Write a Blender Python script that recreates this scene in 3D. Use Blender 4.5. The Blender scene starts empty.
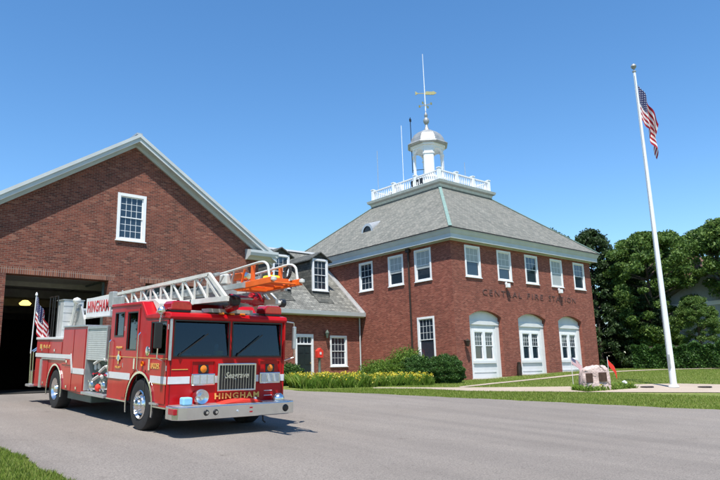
import bpy, bmesh, math, random
import numpy as np
from mathutils import Vector, Matrix, Euler
random.seed(7); rng = np.random.default_rng(11)
scn = bpy.context.scene
C = scn.collection
R = math.radians
# ------------------------------------------------------------------ camera, light, exposure
cam_d = bpy.data.cameras.new('camera'); cam = bpy.data.objects.new('camera', cam_d); C.objects.link(cam)
cam_d.sensor_width = 36; cam_d.lens = 648.6/720*36; cam_d.clip_start = .1; cam_d.clip_end = 2000
PITCH, ROLL, YAW = R(11.8895), R(-1.7145), R(48.953)
fw = Vector((math.cos(YAW)*math.cos(PITCH), math.sin(YAW)*math.cos(PITCH), math.sin(PITCH)))
rt = Vector((math.sin(YAW), -math.cos(YAW), 0)); up = rt.cross(fw)
r2 = rt*math.cos(ROLL)+up*math.sin(ROLL); u2 = -rt*math.sin(ROLL)+up*math.cos(ROLL)
cam.matrix_world = Matrix(((r2.x, u2.x, -fw.x, 0), (r2.y, u2.y, -fw.y, 0), (r2.z, u2.z, -fw.z, 1.6), (0, 0, 0, 1)))
scn.camera = cam
SUN_EL = R(63)
w = bpy.data.worlds.new('World'); scn.world = w; w.use_nodes = True
nt = w.node_tree; nt.nodes.clear()
sky = nt.nodes.new('ShaderNodeTexSky'); sky.sky_type = 'NISHITA'; sky.sun_disc = False
sky.sun_elevation = SUN_EL; sky.sun_rotation = R(225); sky.air_density = 1.0; sky.dust_density = .0; sky.ozone_density = 2.6
sky.altitude = 50
bg = nt.nodes.new('ShaderNodeBackground'); bg.inputs['Strength'].default_value = .132
out = nt.nodes.new('ShaderNodeOutputWorld')
hs = nt.nodes.new('ShaderNodeHueSaturation'); hs.inputs['Saturation'].default_value = 1.22; hs.inputs['Hue'].default_value = .499
nt.links.new(sky.outputs[0], hs.inputs['Color']); nt.links.new(hs.outputs[0], bg.inputs[0]); nt.links.new(bg.outputs[0], out.inputs[0])
sd = bpy.data.lights.new('sun', 'SUN'); sd.energy = 4.6; sd.angle = R(.53); sd.color = (1, .955, .88)
so = bpy.data.objects.new('sun', sd); C.objects.link(so)
ld = Vector((.7071*math.cos(SUN_EL), .7071*math.cos(SUN_EL), -math.sin(SUN_EL)))
so.rotation_euler = ld.to_track_quat('-Z', 'Y').to_euler(); so.location = (0, 0, 40)
scn.view_settings.view_transform = 'Standard'; scn.view_settings.look = 'None'
scn.view_settings.exposure = .68; scn.view_settings.gamma = 1
scn.render.engine = 'CYCLES'
scn.cycles.max_bounces = 6; scn.cycles.transparent_max_bounces = 8

# ------------------------------------------------------------------ materials
def nodes(name):
    m = bpy.data.materials.new(name); m.use_nodes = True
    n = m.node_tree; return m, n, n.nodes['Principled BSDF']
def pm(name, col, rough=.6, metal=0, var=.12, scale=4, bump=0, bscale=30, coat=0, spec=.5, uv=False):
    m, n, b = nodes(name)
    b.inputs['Roughness'].default_value = rough; b.inputs['Metallic'].default_value = metal
    b.inputs['Coat Weight'].default_value = coat; b.inputs['Coat Roughness'].default_value = .05
    b.inputs['Specular IOR Level'].default_value = spec
    tc = n.nodes.new('ShaderNodeTexCoord')
    if var > 0:
        nz = n.nodes.new('ShaderNodeTexNoise'); nz.inputs['Scale'].default_value = scale; nz.inputs['Detail'].default_value = 6
        n.links.new(tc.outputs['Object'], nz.inputs['Vector'])
        cr = n.nodes.new('ShaderNodeValToRGB')
        cr.color_ramp.elements[0].position = .3; cr.color_ramp.elements[1].position = .7
        cr.color_ramp.elements[0].color = (*[c*(1-var) for c in col], 1)
        cr.color_ramp.elements[1].color = (*[min(1, c*(1+var)) for c in col], 1)
        n.links.new(nz.outputs['Fac'], cr.inputs[0]); n.links.new(cr.outputs[0], b.inputs['Base Color'])
    else:
        b.inputs['Base Color'].default_value = (*col, 1)
    if bump > 0:
        n2 = n.nodes.new('ShaderNodeTexNoise'); n2.inputs['Scale'].default_value = bscale; n2.inputs['Detail'].default_value = 4
        n.links.new(tc.outputs['Object'], n2.inputs['Vector'])
        bp = n.nodes.new('ShaderNodeBump'); bp.inputs['Strength'].default_value = bump; bp.inputs['Distance'].default_value = .02
        n.links.new(n2.outputs['Fac'], bp.inputs['Height']); n.links.new(bp.outputs[0], b.inputs['Normal'])
    return m
def ramp(n, stops, interp='LINEAR'):
    cr = n.nodes.new('ShaderNodeValToRGB'); cr.color_ramp.interpolation = interp
    while len(cr.color_ramp.elements) < len(stops): cr.color_ramp.elements.new(.5)
    for e, (p, c) in zip(cr.color_ramp.elements, stops): e.position = p; e.color = (*c, 1)
    return cr
def course(name, stops, mortar, bw, rh, ms, rough=.85, bump=.5, blotch=.25, bsc=.35, offset=.5, streak=0):
    """bricks / shingles laid in courses on UV (metres), each unit with its own shade"""
    m, n, b = nodes(name); b.inputs['Roughness'].default_value = rough; b.inputs['Specular IOR Level'].default_value = .25
    uv = n.nodes.new('ShaderNodeUVMap')
    br = n.nodes.new('ShaderNodeTexBrick'); br.inputs['Scale'].default_value = 1
    br.inputs['Color1'].default_value = (0, 0, 0, 1); br.inputs['Color2'].default_value = (1, 1, 1, 1)
    br.inputs['Mortar'].default_value = (.5, .5, .5, 1)
    br.inputs['Brick Width'].default_value = bw; br.inputs['Row Height'].default_value = rh
    br.inputs['Mortar Size'].default_value = ms; br.inputs['Mortar Smooth'].default_value = .15; br.offset = offset
    n.links.new(uv.outputs[0], br.inputs['Vector'])
    cr = ramp(n, stops); n.links.new(br.outputs['Color'], cr.inputs[0])
    nz = n.nodes.new('ShaderNodeTexNoise'); nz.inputs['Scale'].default_value = bsc; nz.inputs['Detail'].default_value = 8; nz.inputs['Roughness'].default_value = .65
    n.links.new(uv.outputs[0], nz.inputs['Vector'])
    mp = n.nodes.new('ShaderNodeMapRange'); mp.inputs['From Min'].default_value = .3; mp.inputs['From Max'].default_value = .7
    mp.inputs['To Min'].default_value = 1-blotch; mp.inputs['To Max'].default_value = 1+blotch
    n.links.new(nz.outputs['Fac'], mp.inputs['Value'])
    sc = n.nodes.new('ShaderNodeVectorMath'); sc.operation = 'SCALE'
    n.links.new(cr.outputs[0], sc.inputs[0]); n.links.new(mp.outputs[0], sc.inputs['Scale'])
    last = sc.outputs[0]
    if streak:
        mpp = n.nodes.new('ShaderNodeMapping'); mpp.inputs['Scale'].default_value = (2.2, .22, 1); n.links.new(uv.outputs[0], mpp.inputs[0])
        n3 = n.nodes.new('ShaderNodeTexNoise'); n3.inputs['Scale'].default_value = 1.6; n3.inputs['Detail'].default_value = 5
        n.links.new(mpp.outputs[0], n3.inputs['Vector'])
        m3 = n.nodes.new('ShaderNodeMapRange'); m3.inputs['From Min'].default_value = .35; m3.inputs['From Max'].default_value = .65
        m3.inputs['To Min'].default_value = 1-streak; m3.inputs['To Max'].default_value = 1+streak
        n.links.new(n3.outputs['Fac'], m3.inputs['Value'])
        s3 = n.nodes.new('ShaderNodeVectorMath'); s3.operation = 'SCALE'
        n.links.new(last, s3.inputs[0]); n.links.new(m3.outputs[0], s3.inputs['Scale']); last = s3.outputs[0]
    mx = n.nodes.new('ShaderNodeMix'); mx.data_type = 'RGBA'
    n.links.new(br.outputs['Fac'], mx.inputs['Factor']); n.links.new(last, mx.inputs['A']); mx.inputs['B'].default_value = (*mortar, 1)
    n.links.new(mx.outputs['Result'], b.inputs['Base Color'])
    bp = n.nodes.new('ShaderNodeBump'); bp.inputs['Strength'].default_value = bump; bp.inputs['Distance'].default_value = .012; bp.invert = True
    n.links.new(br.outputs['Fac'], bp.inputs['Height']); n.links.new(bp.outputs[0], b.inputs['Normal'])
    return m
def soil(name, c1, c2, c3, s1, s2, rough=.9, bump=.3, bs=80, speck=None, cracks=False):
    m, n, b = nodes(name); b.inputs['Roughness'].default_value = rough; b.inputs['Specular IOR Level'].default_value = .2
    tc = n.nodes.new('ShaderNodeTexCoord')
    a = n.nodes.new('ShaderNodeTexNoise'); a.inputs['Scale'].default_value = s1; a.inputs['Detail'].default_value = 8; a.inputs['Roughness'].default_value = .6
    f = n.nodes.new('ShaderNodeTexNoise'); f.inputs['Scale'].default_value = s2; f.inputs['Detail'].default_value = 3
    for q in (a, f): n.links.new(tc.outputs['Object'], q.inputs['Vector'])
    r1 = ramp(n, [(.32, c1), (.68, c2)]); n.links.new(a.outputs['Fac'], r1.inputs[0])
    r2_ = ramp(n, [(.42, (0, 0, 0)), (.66, (1, 1, 1))]); n.links.new(f.outputs['Fac'], r2_.inputs[0])
    mx = n.nodes.new('ShaderNodeMix'); mx.data_type = 'RGBA'
    n.links.new(r2_.outputs[0], mx.inputs['Factor']); n.links.new(r1.outputs[0], mx.inputs['A']); mx.inputs['B'].default_value = (*c3, 1)
    last = mx.outputs['Result']
    if cracks:
        mp2 = n.nodes.new('ShaderNodeMapping'); mp2.inputs['Rotation'].default_value = (0, 0, R(12)); mp2.inputs['Scale'].default_value = (1.1, .07, 1); n.links.new(tc.outputs['Object'], mp2.inputs[0])
        st = n.nodes.new('ShaderNodeTexNoise'); st.inputs['Scale'].default_value = 1; st.inputs['Detail'].default_value = 5; n.links.new(mp2.outputs[0], st.inputs['Vector'])
        rs = ramp(n, [(.36, (.91, .91, .915)), (.5, (1, 1, 1)), (.64, (1.06, 1.055, 1.045))]); n.links.new(st.outputs['Fac'], rs.inputs[0])
        oil = n.nodes.new('ShaderNodeTexNoise'); oil.inputs['Scale'].default_value = 1.7; oil.inputs['Detail'].default_value = 4; n.links.new(tc.outputs['Object'], oil.inputs['Vector'])
        ro = ramp(n, [(.70, (1, 1, 1)), (.78, (.72, .71, .70))]); n.links.new(oil.outputs['Fac'], ro.inputs[0])
        for rr_ in (rs, ro):
            mm = n.nodes.new('ShaderNodeMix'); mm.data_type = 'RGBA'; mm.blend_type = 'MULTIPLY'; mm.inputs['Factor'].default_value = 1
            n.links.new(last, mm.inputs['A']); n.links.new(rr_.outputs[0], mm.inputs['B']); last = mm.outputs['Result']
        vo = n.nodes.new('ShaderNodeTexVoronoi'); vo.feature = 'DISTANCE_TO_EDGE'; vo.inputs['Scale'].default_value = .22
        wz = n.nodes.new('ShaderNodeTexNoise'); wz.inputs['Scale'].default_value = .9; wz.inputs['Detail'].default_value = 6
        n.links.new(tc.outputs['Object'], wz.inputs['Vector'])
        ad = n.nodes.new('ShaderNodeVectorMath'); ad.operation = 'MULTIPLY_ADD'; ad.inputs[1].default_value = (2.5, 2.5, 0)
        n.links.new(wz.outputs['Color'], ad.inputs[0]); n.links.new(tc.outputs['Object'], ad.inputs[2])
        n.links.new(ad.outputs[0], vo.inputs['Vector'])
        rc = ramp(n, [(.0, (.62, .6, .58)), (.005, (1, 1, 1))]); n.links.new(vo.outputs['Distance'], rc.inputs[0])
        ml = n.nodes.new('ShaderNodeMix'); ml.data_type = 'RGBA'; ml.blend_type = 'MULTIPLY'; ml.inputs['Factor'].default_value = .3
        n.links.new(last, ml.inputs['A']); n.links.new(rc.outputs[0], ml.inputs['B']); last = ml.outputs['Result']
    n.links.new(last, b.inputs['Base Color'])
    g = n.nodes.new('ShaderNodeTexNoise'); g.inputs['Scale'].default_value = bs; g.inputs['Detail'].default_value = 3
    n.links.new(tc.outputs['Object'], g.inputs['Vector'])
    bp = n.nodes.new('ShaderNodeBump'); bp.inputs['Strength'].default_value = bump; bp.inputs['Distance'].default_value = .03
    n.links.new(g.outputs['Fac'], bp.inputs['Height']); n.links.new(bp.outputs[0], b.inputs['Normal'])
    return m
def leafmat(name, stops, rough=.55, trans=.3):
    m, n, b = nodes(name); b.inputs['Roughness'].default_value = rough; b.inputs['Specular IOR Level'].default_value = .3
    g = n.nodes.new('ShaderNodeNewGeometry'); cr = ramp(n, stops)
    n.links.new(g.outputs['Random Per Island'], cr.inputs[0]); n.links.new(cr.outputs[0], b.inputs['Base Color'])
    tr = n.nodes.new('ShaderNodeBsdfTranslucent'); n.links.new(cr.outputs[0], tr.inputs['Color'])
    ms = n.nodes.new('ShaderNodeMixShader'); ms.inputs[0].default_value = trans
    n.links.new(b.outputs[0], ms.inputs[1]); n.links.new(tr.outputs[0], ms.inputs[2])
    n.links.new(ms.outputs[0], n.nodes['Material Output'].inputs['Surface'])
    return m
def tint_glass(name, col, rough=.02):
    m, n, b = nodes(name)
    t = n.nodes.new('ShaderNodeBsdfTransparent'); t.inputs[0].default_value = (*col, 1)
    g = n.nodes.new('ShaderNodeBsdfGlossy'); g.inputs['Roughness'].default_value = rough; g.inputs['Color'].default_value = (.9, .95, 1, 1)
    f = n.nodes.new('ShaderNodeFresnel'); f.inputs['IOR'].default_value = 1.5
    ms = n.nodes.new('ShaderNodeMixShader')
    n.links.new(f.outputs[0], ms.inputs[0]); n.links.new(t.outputs[0], ms.inputs[1]); n.links.new(g.outputs[0], ms.inputs[2])
    n.links.new(ms.outputs[0], n.nodes['Material Output'].inputs['Surface'])
    return m
def flagmat():
    m, n, b = nodes('flag_cloth'); b.inputs['Roughness'].default_value = .8
    uv = n.nodes.new('ShaderNodeUVMap'); sp = n.nodes.new('ShaderNodeSeparateXYZ'); n.links.new(uv.outputs[0], sp.inputs[0])
    def mth(op, a, bb=None):
        q = n.nodes.new('ShaderNodeMath'); q.operation = op
        for i, v in enumerate((a, bb)):
            if v is None: continue
            if isinstance(v, (int, float)): q.inputs[i].default_value = v
            else: n.links.new(v, q.inputs[i])
        return q.outputs[0]
    u, v = sp.outputs[0], sp.outputs[1]
    odd = mth('GREATER_THAN', mth('FRACT', mth('MULTIPLY', v, 6.5)), .5)     # v=0 bottom: red first
    cant = mth('MULTIPLY', mth('LESS_THAN', u, .4), mth('GREATER_THAN', v, .4615))
    fx = mth('SUBTRACT', mth('FRACT', mth('MULTIPLY', u, 15)), .5); fy = mth('SUBTRACT', mth('FRACT', mth('MULTIPLY', v, 16.7)), .5)
    star = mth('MULTIPLY', mth('LESS_THAN', mth('ADD', mth('MULTIPLY', fx, fx), mth('MULTIPLY', fy, fy)), .035), cant)
    m1 = n.nodes.new('ShaderNodeMix'); m1.data_type = 'RGBA'; m1.inputs['A'].default_value = (.38, .008, .02, 1); m1.inputs['B'].default_value = (.75, .74, .74, 1)
    n.links.new(odd, m1.inputs['Factor'])
    m2 = n.nodes.new('ShaderNodeMix'); m2.data_type = 'RGBA'; n.links.new(cant, m2.inputs['Factor']); n.links.new(m1.outputs['Result'], m2.inputs['A']); m2.inputs['B'].default_value = (.012, .018, .09, 1)
    m3 = n.nodes.new('ShaderNodeMix'); m3.data_type = 'RGBA'; n.links.new(star, m3.inputs['Factor']); n.links.new(m2.outputs['Result'], m3.inputs['A']); m3.inputs['B'].default_value = (.75, .75, .78, 1)
    n.links.new(m3.outputs['Result'], b.inputs['Base Color'])
    tr = n.nodes.new('ShaderNodeBsdfTranslucent'); n.links.new(m3.outputs['Result'], tr.inputs['Color'])
    ms = n.nodes.new('ShaderNodeMixShader'); ms.inputs[0].default_value = .15
    n.links.new(b.outputs[0], ms.inputs[1]); n.links.new(tr.outputs[0], ms.inputs[2]); n.links.new(ms.outputs[0], n.nodes['Material Output'].inputs['Surface'])
    return m
M = {}
M['brick_gar'] = course('brick_brown', [(0, (.085, .028, .021)), (.25, (.135, .038, .026)), (.6, (.165, .046, .03)), (.88, (.21, .064, .04)), (1, (.25, .105, .07))], (.20, .13, .10), .205, .068, .008, streak=.1)
M['brick_main'] = course('brick_red', [(0, (.15, .041, .027)), (.35, (.205, .055, .036)), (.7, (.245, .069, .045)), (1, (.30, .105, .07))], (.225, .125, .10), .205, .068, .008, blotch=.16, streak=.1)
M['brick_pale'] = course('brick_pale', [(0, (.25, .11, .08)), (1, (.42, .24, .18))], (.4, .32, .27), .205, .068, .008)
M['slate'] = course('roof_slate', [(0, (.135, .138, .12)), (.5, (.18, .178, .155)), (1, (.225, .216, .186))], (.11, .108, .098), .26, .14, .01, rough=.75, bump=.5, blotch=.12, streak=.12)
M['shingle'] = course('roof_shingle', [(0, (.13, .13, .118)), (.5, (.185, .185, .168)), (1, (.25, .245, .22))], (.085, .085, .078), .34, .19, .014, rough=.8, bump=.8, blotch=.18, streak=.18)
M['dshingle'] = course('dark_shingle', [(0, (.06, .064, .06)), (.5, (.085, .088, .08)), (1, (.12, .118, .105))], (.04, .042, .04), .3, .17, .012, rough=.8, bump=.7)
M['roof_dark'] = course('roof_asphalt', [(0, (.08, .08, .08)), (1, (.14, .14, .135))], (.06, .06, .06), .3, .15, .01)
M['white'] = pm('white_paint', (.74, .75, .76), .45, var=.05, scale=3)
M['trim'] = pm('grey_white_trim', (.47, .50, .50), .5, var=.07, scale=1.5)
M['panel'] = pm('panel_paint', (.62, .63, .63), .5, var=.05, scale=2)
M['pane'] = pm('window_glass', (.016, .028, .042), .04, var=0, spec=.9)
M['blind'] = pm('blind', (.33, .36, .36), .7, var=.08, scale=8)
M['copper'] = pm('green_copper', (.17, .26, .23), .6, var=.15, scale=3)
M['copper_dk'] = pm('brown_copper', (.035, .024, .018), .5, metal=.3, var=.2)
M['lead'] = pm('roof_metal', (.45, .46, .46), .35, metal=.4, var=.1)
M['dome'] = pm('dome_metal', (.30, .31, .31), .5, metal=.4, var=.2, scale=2)
M['gold'] = pm('gold_leaf', (.78, .55, .2), .3, metal=.9, var=.1)
M['goldpaint'] = pm('gold_lettering', (.72, .46, .12), .4, metal=.2, var=.08)
M['ink'] = pm('bronze_letter', (.10, .046, .038), .6, var=.1)
M['redletter'] = pm('red_lettering', (.42, .012, .018), .45, var=.05)
M['red'] = pm('fire_red', (.42, .004, .007), .36, var=.1, scale=3, coat=.18, spec=.25, bump=.12, bscale=3.5)
M['reddk'] = pm('red_lens', (.35, .004, .012), .12, var=.15, scale=20, coat=.5)
M['stripe'] = pm('white_stripe', (.64, .64, .64), .4, var=.05, scale=9)
M['chrome'] = pm('chrome', (.74, .74, .74), .22, metal=1, var=.06, scale=6)
M['alu'] = pm('brushed_aluminium', (.55, .56, .57), .38, metal=.8, var=.1, scale=12)
M['shutter'] = pm('roller_shutter', (.60, .61, .60), .45, metal=.35, var=.08, scale=5)
M['ladderw'] = pm('ladder_white', (.63, .62, .57), .45, metal=.1, var=.1, scale=5)
M['ladderg'] = pm('ladder_grey', (.40, .41, .40), .45, metal=.4, var=.15, scale=6)
M['orange'] = pm('orange_paint', (.78, .13, .012), .45, var=.1, scale=5)
M['rubber'] = pm('rubber', (.016, .016, .017), .75, var=.2, scale=10, bump=.3, bscale=40)
M['black'] = pm('black_paint', (.012, .012, .013), .35, var=.1)
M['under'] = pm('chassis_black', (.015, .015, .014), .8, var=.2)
M['lens'] = pm('clear_lens', (.55, .62, .66), .08, metal=.5, var=.1, scale=25)
M['amber'] = pm('amber_lens', (.72, .2, .01), .15, var=.15, scale=30)
M['cglass'] = tint_glass('cab_glass', (.42, .5, .52))
M['inner'] = pm('cab_lining', (.012, .013, .015), .8, var=.15)
M['hose'] = pm('hose_white', (.62, .6, .55), .8, var=.1, scale=20)
M['teal'] = pm('teal_plastic', (.1, .42, .38), .5, var=.1)
M['yellow'] = pm('yellow_cloth', (.72, .62, .03), .7, var=.15)
M['blue'] = pm('pale_blue_plastic', (.22, .48, .66), .45, var=.08)
M['greengrey'] = pm('green_grey_metal', (.10, .14, .13), .5, metal=.3, var=.2)
M['doorblk'] = pm('door_black_green', (.012, .022, .024), .35, var=.15)
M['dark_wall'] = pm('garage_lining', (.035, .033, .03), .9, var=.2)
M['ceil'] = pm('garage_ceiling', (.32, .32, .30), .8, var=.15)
M['slab'] = pm('pale_stone', (.42, .38, .34), .8, var=.12, bump=.2)
M['asphalt'] = soil('worn_asphalt', (.218, .192, .17), (.265, .236, .21), (.145, .129, .115), .35, 45, bump=.35, bs=110, cracks=True)
M['lawn'] = soil('lawn_grass', (.085, .14, .02), (.155, .195, .042), (.215, .21, .075), .55, 9, bump=.6, bs=40)
M['path'] = soil('path_surface', (.38, .31, .245), (.45, .375, .30), (.32, .26, .21), .8, 50, bump=.2, bs=90)
M['granite'] = soil('pink_granite', (.52, .39, .35), (.66, .55, .51), (.36, .26, .24), 2.2, 25, bump=.6, bs=12, rough=.7)
M['bronze'] = pm('bronze', (.10, .055, .04), .45, metal=.6, var=.25, scale=8)
M['pole'] = pm('pole_white', (.74, .75, .76), .3, metal=.1, var=.04)
M['steel_pole'] = pm('green_post', (.09, .12, .10), .5, var=.15)
M['bark'] = pm('bark', (.07, .05, .038), .9, var=.3, scale=6, bump=.8, bscale=14)
M['flag'] = flagmat()
M['redcloth'] = pm('red_cloth', (.62, .03, .015), .75, var=.1)
M['wood_grey'] = pm('grey_siding', (.33, .36, .38), .7, var=.1)
M['leaf_dark'] = leafmat('leaf_dark', [(0, (.018, .038, .012)), (.6, (.034, .066, .02)), (1, (.065, .105, .032))], trans=.2)
M['leaf_mid'] = leafmat('leaf_mid', [(0, (.025, .062, .014)), (.5, (.05, .11, .022)), (1, (.10, .17, .035))])
M['leaf_oak'] = leafmat('leaf_oak', [(0, (.04, .085, .016)), (.5, (.085, .155, .03)), (1, (.17, .25, .055))])
M['leaf_hedge'] = leafmat('leaf_hedge', [(0, (.022, .06, .012)), (.5, (.045, .11, .02)), (1, (.085, .17, .035))], trans=.25)
M['leaf_bright'] = leafmat('leaf_bright', [(0, (.06, .12, .014)), (.5, (.12, .21, .025)), (1, (.2, .29, .05))], trans=.4)
M['lily_leaf'] = leafmat('lily_leaf', [(0, (.10, .19, .02)), (.5, (.18, .30, .04)), (1, (.30, .38, .09))], trans=.45)
M['petal'] = leafmat('petal_yellow', [(0, (.55, .42, .02)), (.6, (.75, .62, .05)), (1, (.8, .72, .2))], trans=.3)
M['blade'] = leafmat('grass_blade', [(0, (.10, .17, .016)), (.6, (.19, .26, .036)), (1, (.31, .32, .09))], trans=.35)

# ------------------------------------------------------------------ terrain height
CP = np.array([(0,0,-.17),(0,-15,-1.0),(5.6,8,.31),(5.6,13.46,.64),(5.64,19.5,1.0),(8.2,8,.31),(8.2,13.46,.64),(8.2,19.5,1.0),(2,17,.85),(2,10,.43),(5,25.5,1.34),(12,25.5,1.34),(8,45,1.4),(15,21,1.08),(17.6,15.7,.77),(20.8,8,.31),(26.4,11.8,.8),(29.5,24.2,1.24),(35,24.2,1.4),(41.4,24.2,1.55),(50,24,1.6),(23,32,1.45),(28,31,1.4),(20,28,1.3),(60,34,1.5),(45,45,1.5),(90,60,1.6),(60,10,1.2),(40,0,.4),(30,-8,-.1),(-10,20,.9),(-10,32,1.3),(-25,5,.4),(0,-40,-1.4),(40,-40,-1.2),(-30,60,1.6),(60,90,1.8),(110,20,1.4)], float)
_n = len(CP)
_A = np.zeros((_n+1, _n+1)); _A[:_n, :_n] = np.sqrt(((CP[:, None, :2]-CP[None, :, :2])**2).sum(2)+9); _A[:_n, _n] = 1; _A[_n, :_n] = 1
_W = np.linalg.solve(_A, np.append(CP[:, 2], 0))
def gzv(x, y):
    x = np.clip(np.asarray(x, float), -60, 130); y = np.clip(np.asarray(y, float), -60, 120)
    r = np.sqrt((x[..., None]-CP[:, 0])**2+(y[..., None]-CP[:, 1])**2+9)
    return r@_W[:_n]+_W[_n]
def gz(x, y): return float(gzv(np.array([x]), np.array([y]))[0])

# ------------------------------------------------------------------ object helpers
OFF = {}
def tag(o, label=None, cat=None, group=None, kind=None):
    for k, v in (('label', label), ('category', cat), ('group', group), ('kind', kind)):
        if v: o[k] = v
    return o
def empty(name, loc, rot=(0, 0, 0)):
    o = bpy.data.objects.new(name, None); C.objects.link(o); o.location = loc; o.rotation_euler = rot; o.empty_display_size = .3
    OFF[o.name] = Vector(loc) if rot == (0, 0, 0) else Vector((0, 0, 0))
    return o
def rootoff(parent):
    while parent is not None and parent.parent is not None: parent = parent.parent
    return OFF.get(parent.name, Vector((0, 0, 0))) if parent is not None else Vector((0, 0, 0))
class MB:
    def __init__(s): s.v = []; s.f = []; s.uv = []
    def face(s, pts, uvs=None):
        i = len(s.v); s.v += [tuple(p) for p in pts]; s.f.append(tuple(range(i, i+len(pts))))
        if uvs is None:
            a = Vector(pts[1])-Vector(pts[0]); nn = a.cross(Vector(pts[2])-Vector(pts[1]))
            nx, ny, nz = abs(nn.x), abs(nn.y), abs(nn.z)
            if nz >= nx and nz >= ny: uvs = [(p[0], p[1]) for p in pts]
            elif ny >= nx: uvs = [(p[0], p[2]) for p in pts]
            else: uvs = [(p[1], p[2]) for p in pts]
        s.uv += list(uvs); return s
    def box(s, x0, x1, y0, y1, z0, z1):
        if x0 > x1: x0, x1 = x1, x0
        if y0 > y1: y0, y1 = y1, y0
        if z0 > z1: z0, z1 = z1, z0
        a = [(x0, y0, z0), (x1, y0, z0), (x1, y1, z0), (x0, y1, z0), (x0, y0, z1), (x1, y0, z1), (x1, y1, z1), (x0, y1, z1)]
        for q in ((3, 2, 1, 0), (4, 5, 6, 7), (0, 1, 5, 4), (1, 2, 6, 5), (2, 3, 7, 6), (3, 0, 4, 7)): s.face([a[i] for i in q])
        return s
    def prism(s, poly, axis, a0, a1):
        """poly = 2D points in the two other axes (x,y order kept), extruded along axis"""
        def P(p, a):
            return {'x': (a, p[0], p[1]), 'y': (p[0], a, p[1]), 'z': (p[0], p[1], a)}[axis]
        n = len(poly); ar = sum(poly[i][0]*poly[(i+1) % n][1]-poly[(i+1) % n][0]*poly[i][1] for i in range(n))
        if (ar < 0) != (axis == 'y'): poly = poly[::-1]
        s.face([P(p, a0) for p in poly[::-1]]); s.face([P(p, a1) for p in poly])
        for i in range(n):
            p, q = poly[i], poly[(i+1) % n]; s.face([P(p, a0), P(q, a0), P(q, a1), P(p, a1)])
        return s
    def tube(s, p0, p1, r, n=10, r1=None, caps=True):
        p0, p1 = Vector(p0), Vector(p1); r1 = r if r1 is None else r1
        d = (p1-p0).normalized(); a = d.orthogonal().normalized(); b = d.cross(a)
        A = [p0+(a*math.cos(t)+b*math.sin(t))*r for t in [2*math.pi*i/n for i in range(n)]]
        B = [p1+(a*math.cos(t)+b*math.sin(t))*r1 for t in [2*math.pi*i/n for i in range(n)]]
        for i in range(n): j = (i+1) % n; s.face([A[i], A[j], B[j], B[i]])
        if caps: s.face(A[::-1]); s.face(B)
        return s
    def path(s, pts, r, n=8):
        for a, b in zip(pts[:-1], pts[1:]): s.tube(a, b, r, n)
        return s
    def bar(s, p0, p1, w_, h, upv=(0, 0, 1)):
        p0, p1 = Vector(p0), Vector(p1); d = (p1-p0).normalized(); sd_ = d.cross(Vector(upv)).normalized(); uu = sd_.cross(d)
        A = [p0+sd_*(a*w_/2)+uu*(b*h/2) for a, b in ((-1, -1), (1, -1), (1, 1), (-1, 1))]
        B = [q+(p1-p0) for q in A]
        for i in range(4): j = (i+1) % 4; s.face([A[i], A[j], B[j], B[i]])
        s.face(A[::-1]); s.face(B); return s
    def lathe(s, prof, c, axis='z', n=24):
        """prof = [(r, h)], revolved round axis through c"""
        c = Vector(c)
        def P(r, h, t):
            a, b = r*math.cos(t), r*math.sin(t)
            return c+Vector({'z': (a, b, h), 'x': (h, a, b), 'y': (b, h, a)}[axis])
        for (ra, ha), (rb, hb) in zip(prof[:-1], prof[1:]):
            for i in range(n):
                t0, t1 = 2*math.pi*i/n, 2*math.pi*(i+1)/n
                if ra < 1e-6: s.face([P(0, ha, 0), P(rb, hb, t0), P(rb, hb, t1)][::-1])
                elif rb < 1e-6: s.face([P(ra, ha, t0), P(ra, ha, t1), P(0, hb, 0)])
                else: s.face([P(ra, ha, t0), P(ra, ha, t1), P(rb, hb, t1), P(rb, hb, t0)])
        return s
    def build(s, name, mat, parent=None, smooth=False, bevel=0, loc=None, merge=True, segs=2):
        me = bpy.data.meshes.new(name); o = rootoff(parent) if loc is None else Vector((0, 0, 0))
        V = np.array(s.v, float)-np.array(o) if len(s.v) else np.zeros((0, 3))
        me.from_pydata([tuple(q) for q in V], [], s.f)
        ul = me.uv_layers.new(name='UVMap'); ul.data.foreach_set('uv', np.array(s.uv, float).ravel())
        if merge:
            bm = bmesh.new(); bm.from_mesh(me); bmesh.ops.remove_doubles(bm, verts=bm.verts, dist=1e-5)
            bm.to_mesh(me); bm.free()
        me.materials.append(mat)
        if smooth:
            me.polygons.foreach_set('use_smooth', [True]*len(me.polygons))
            me.set_sharp_from_angle(angle=R(35))
        ob = bpy.data.objects.new(name, me); C.objects.link(ob)
        if parent is not None: ob.parent = parent
        if loc is not None: ob.location = Vector(loc)-rootoff(parent)
        if bevel:
            bv = ob.modifiers.new('bevel', 'BEVEL'); bv.width = bevel; bv.segments = segs; bv.limit_method = 'ANGLE'; bv.angle_limit = R(40)
        return ob
def inst(o, parent, loc, rot=None, label=None):
    c = o.copy(); C.objects.link(c); c.parent = parent; c.location = Vector(loc)-rootoff(parent)
    if rot is not None: c.rotation_euler = rot
    for ch in o.children: d = ch.copy(); C.objects.link(d); d.parent = c
    return c
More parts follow.
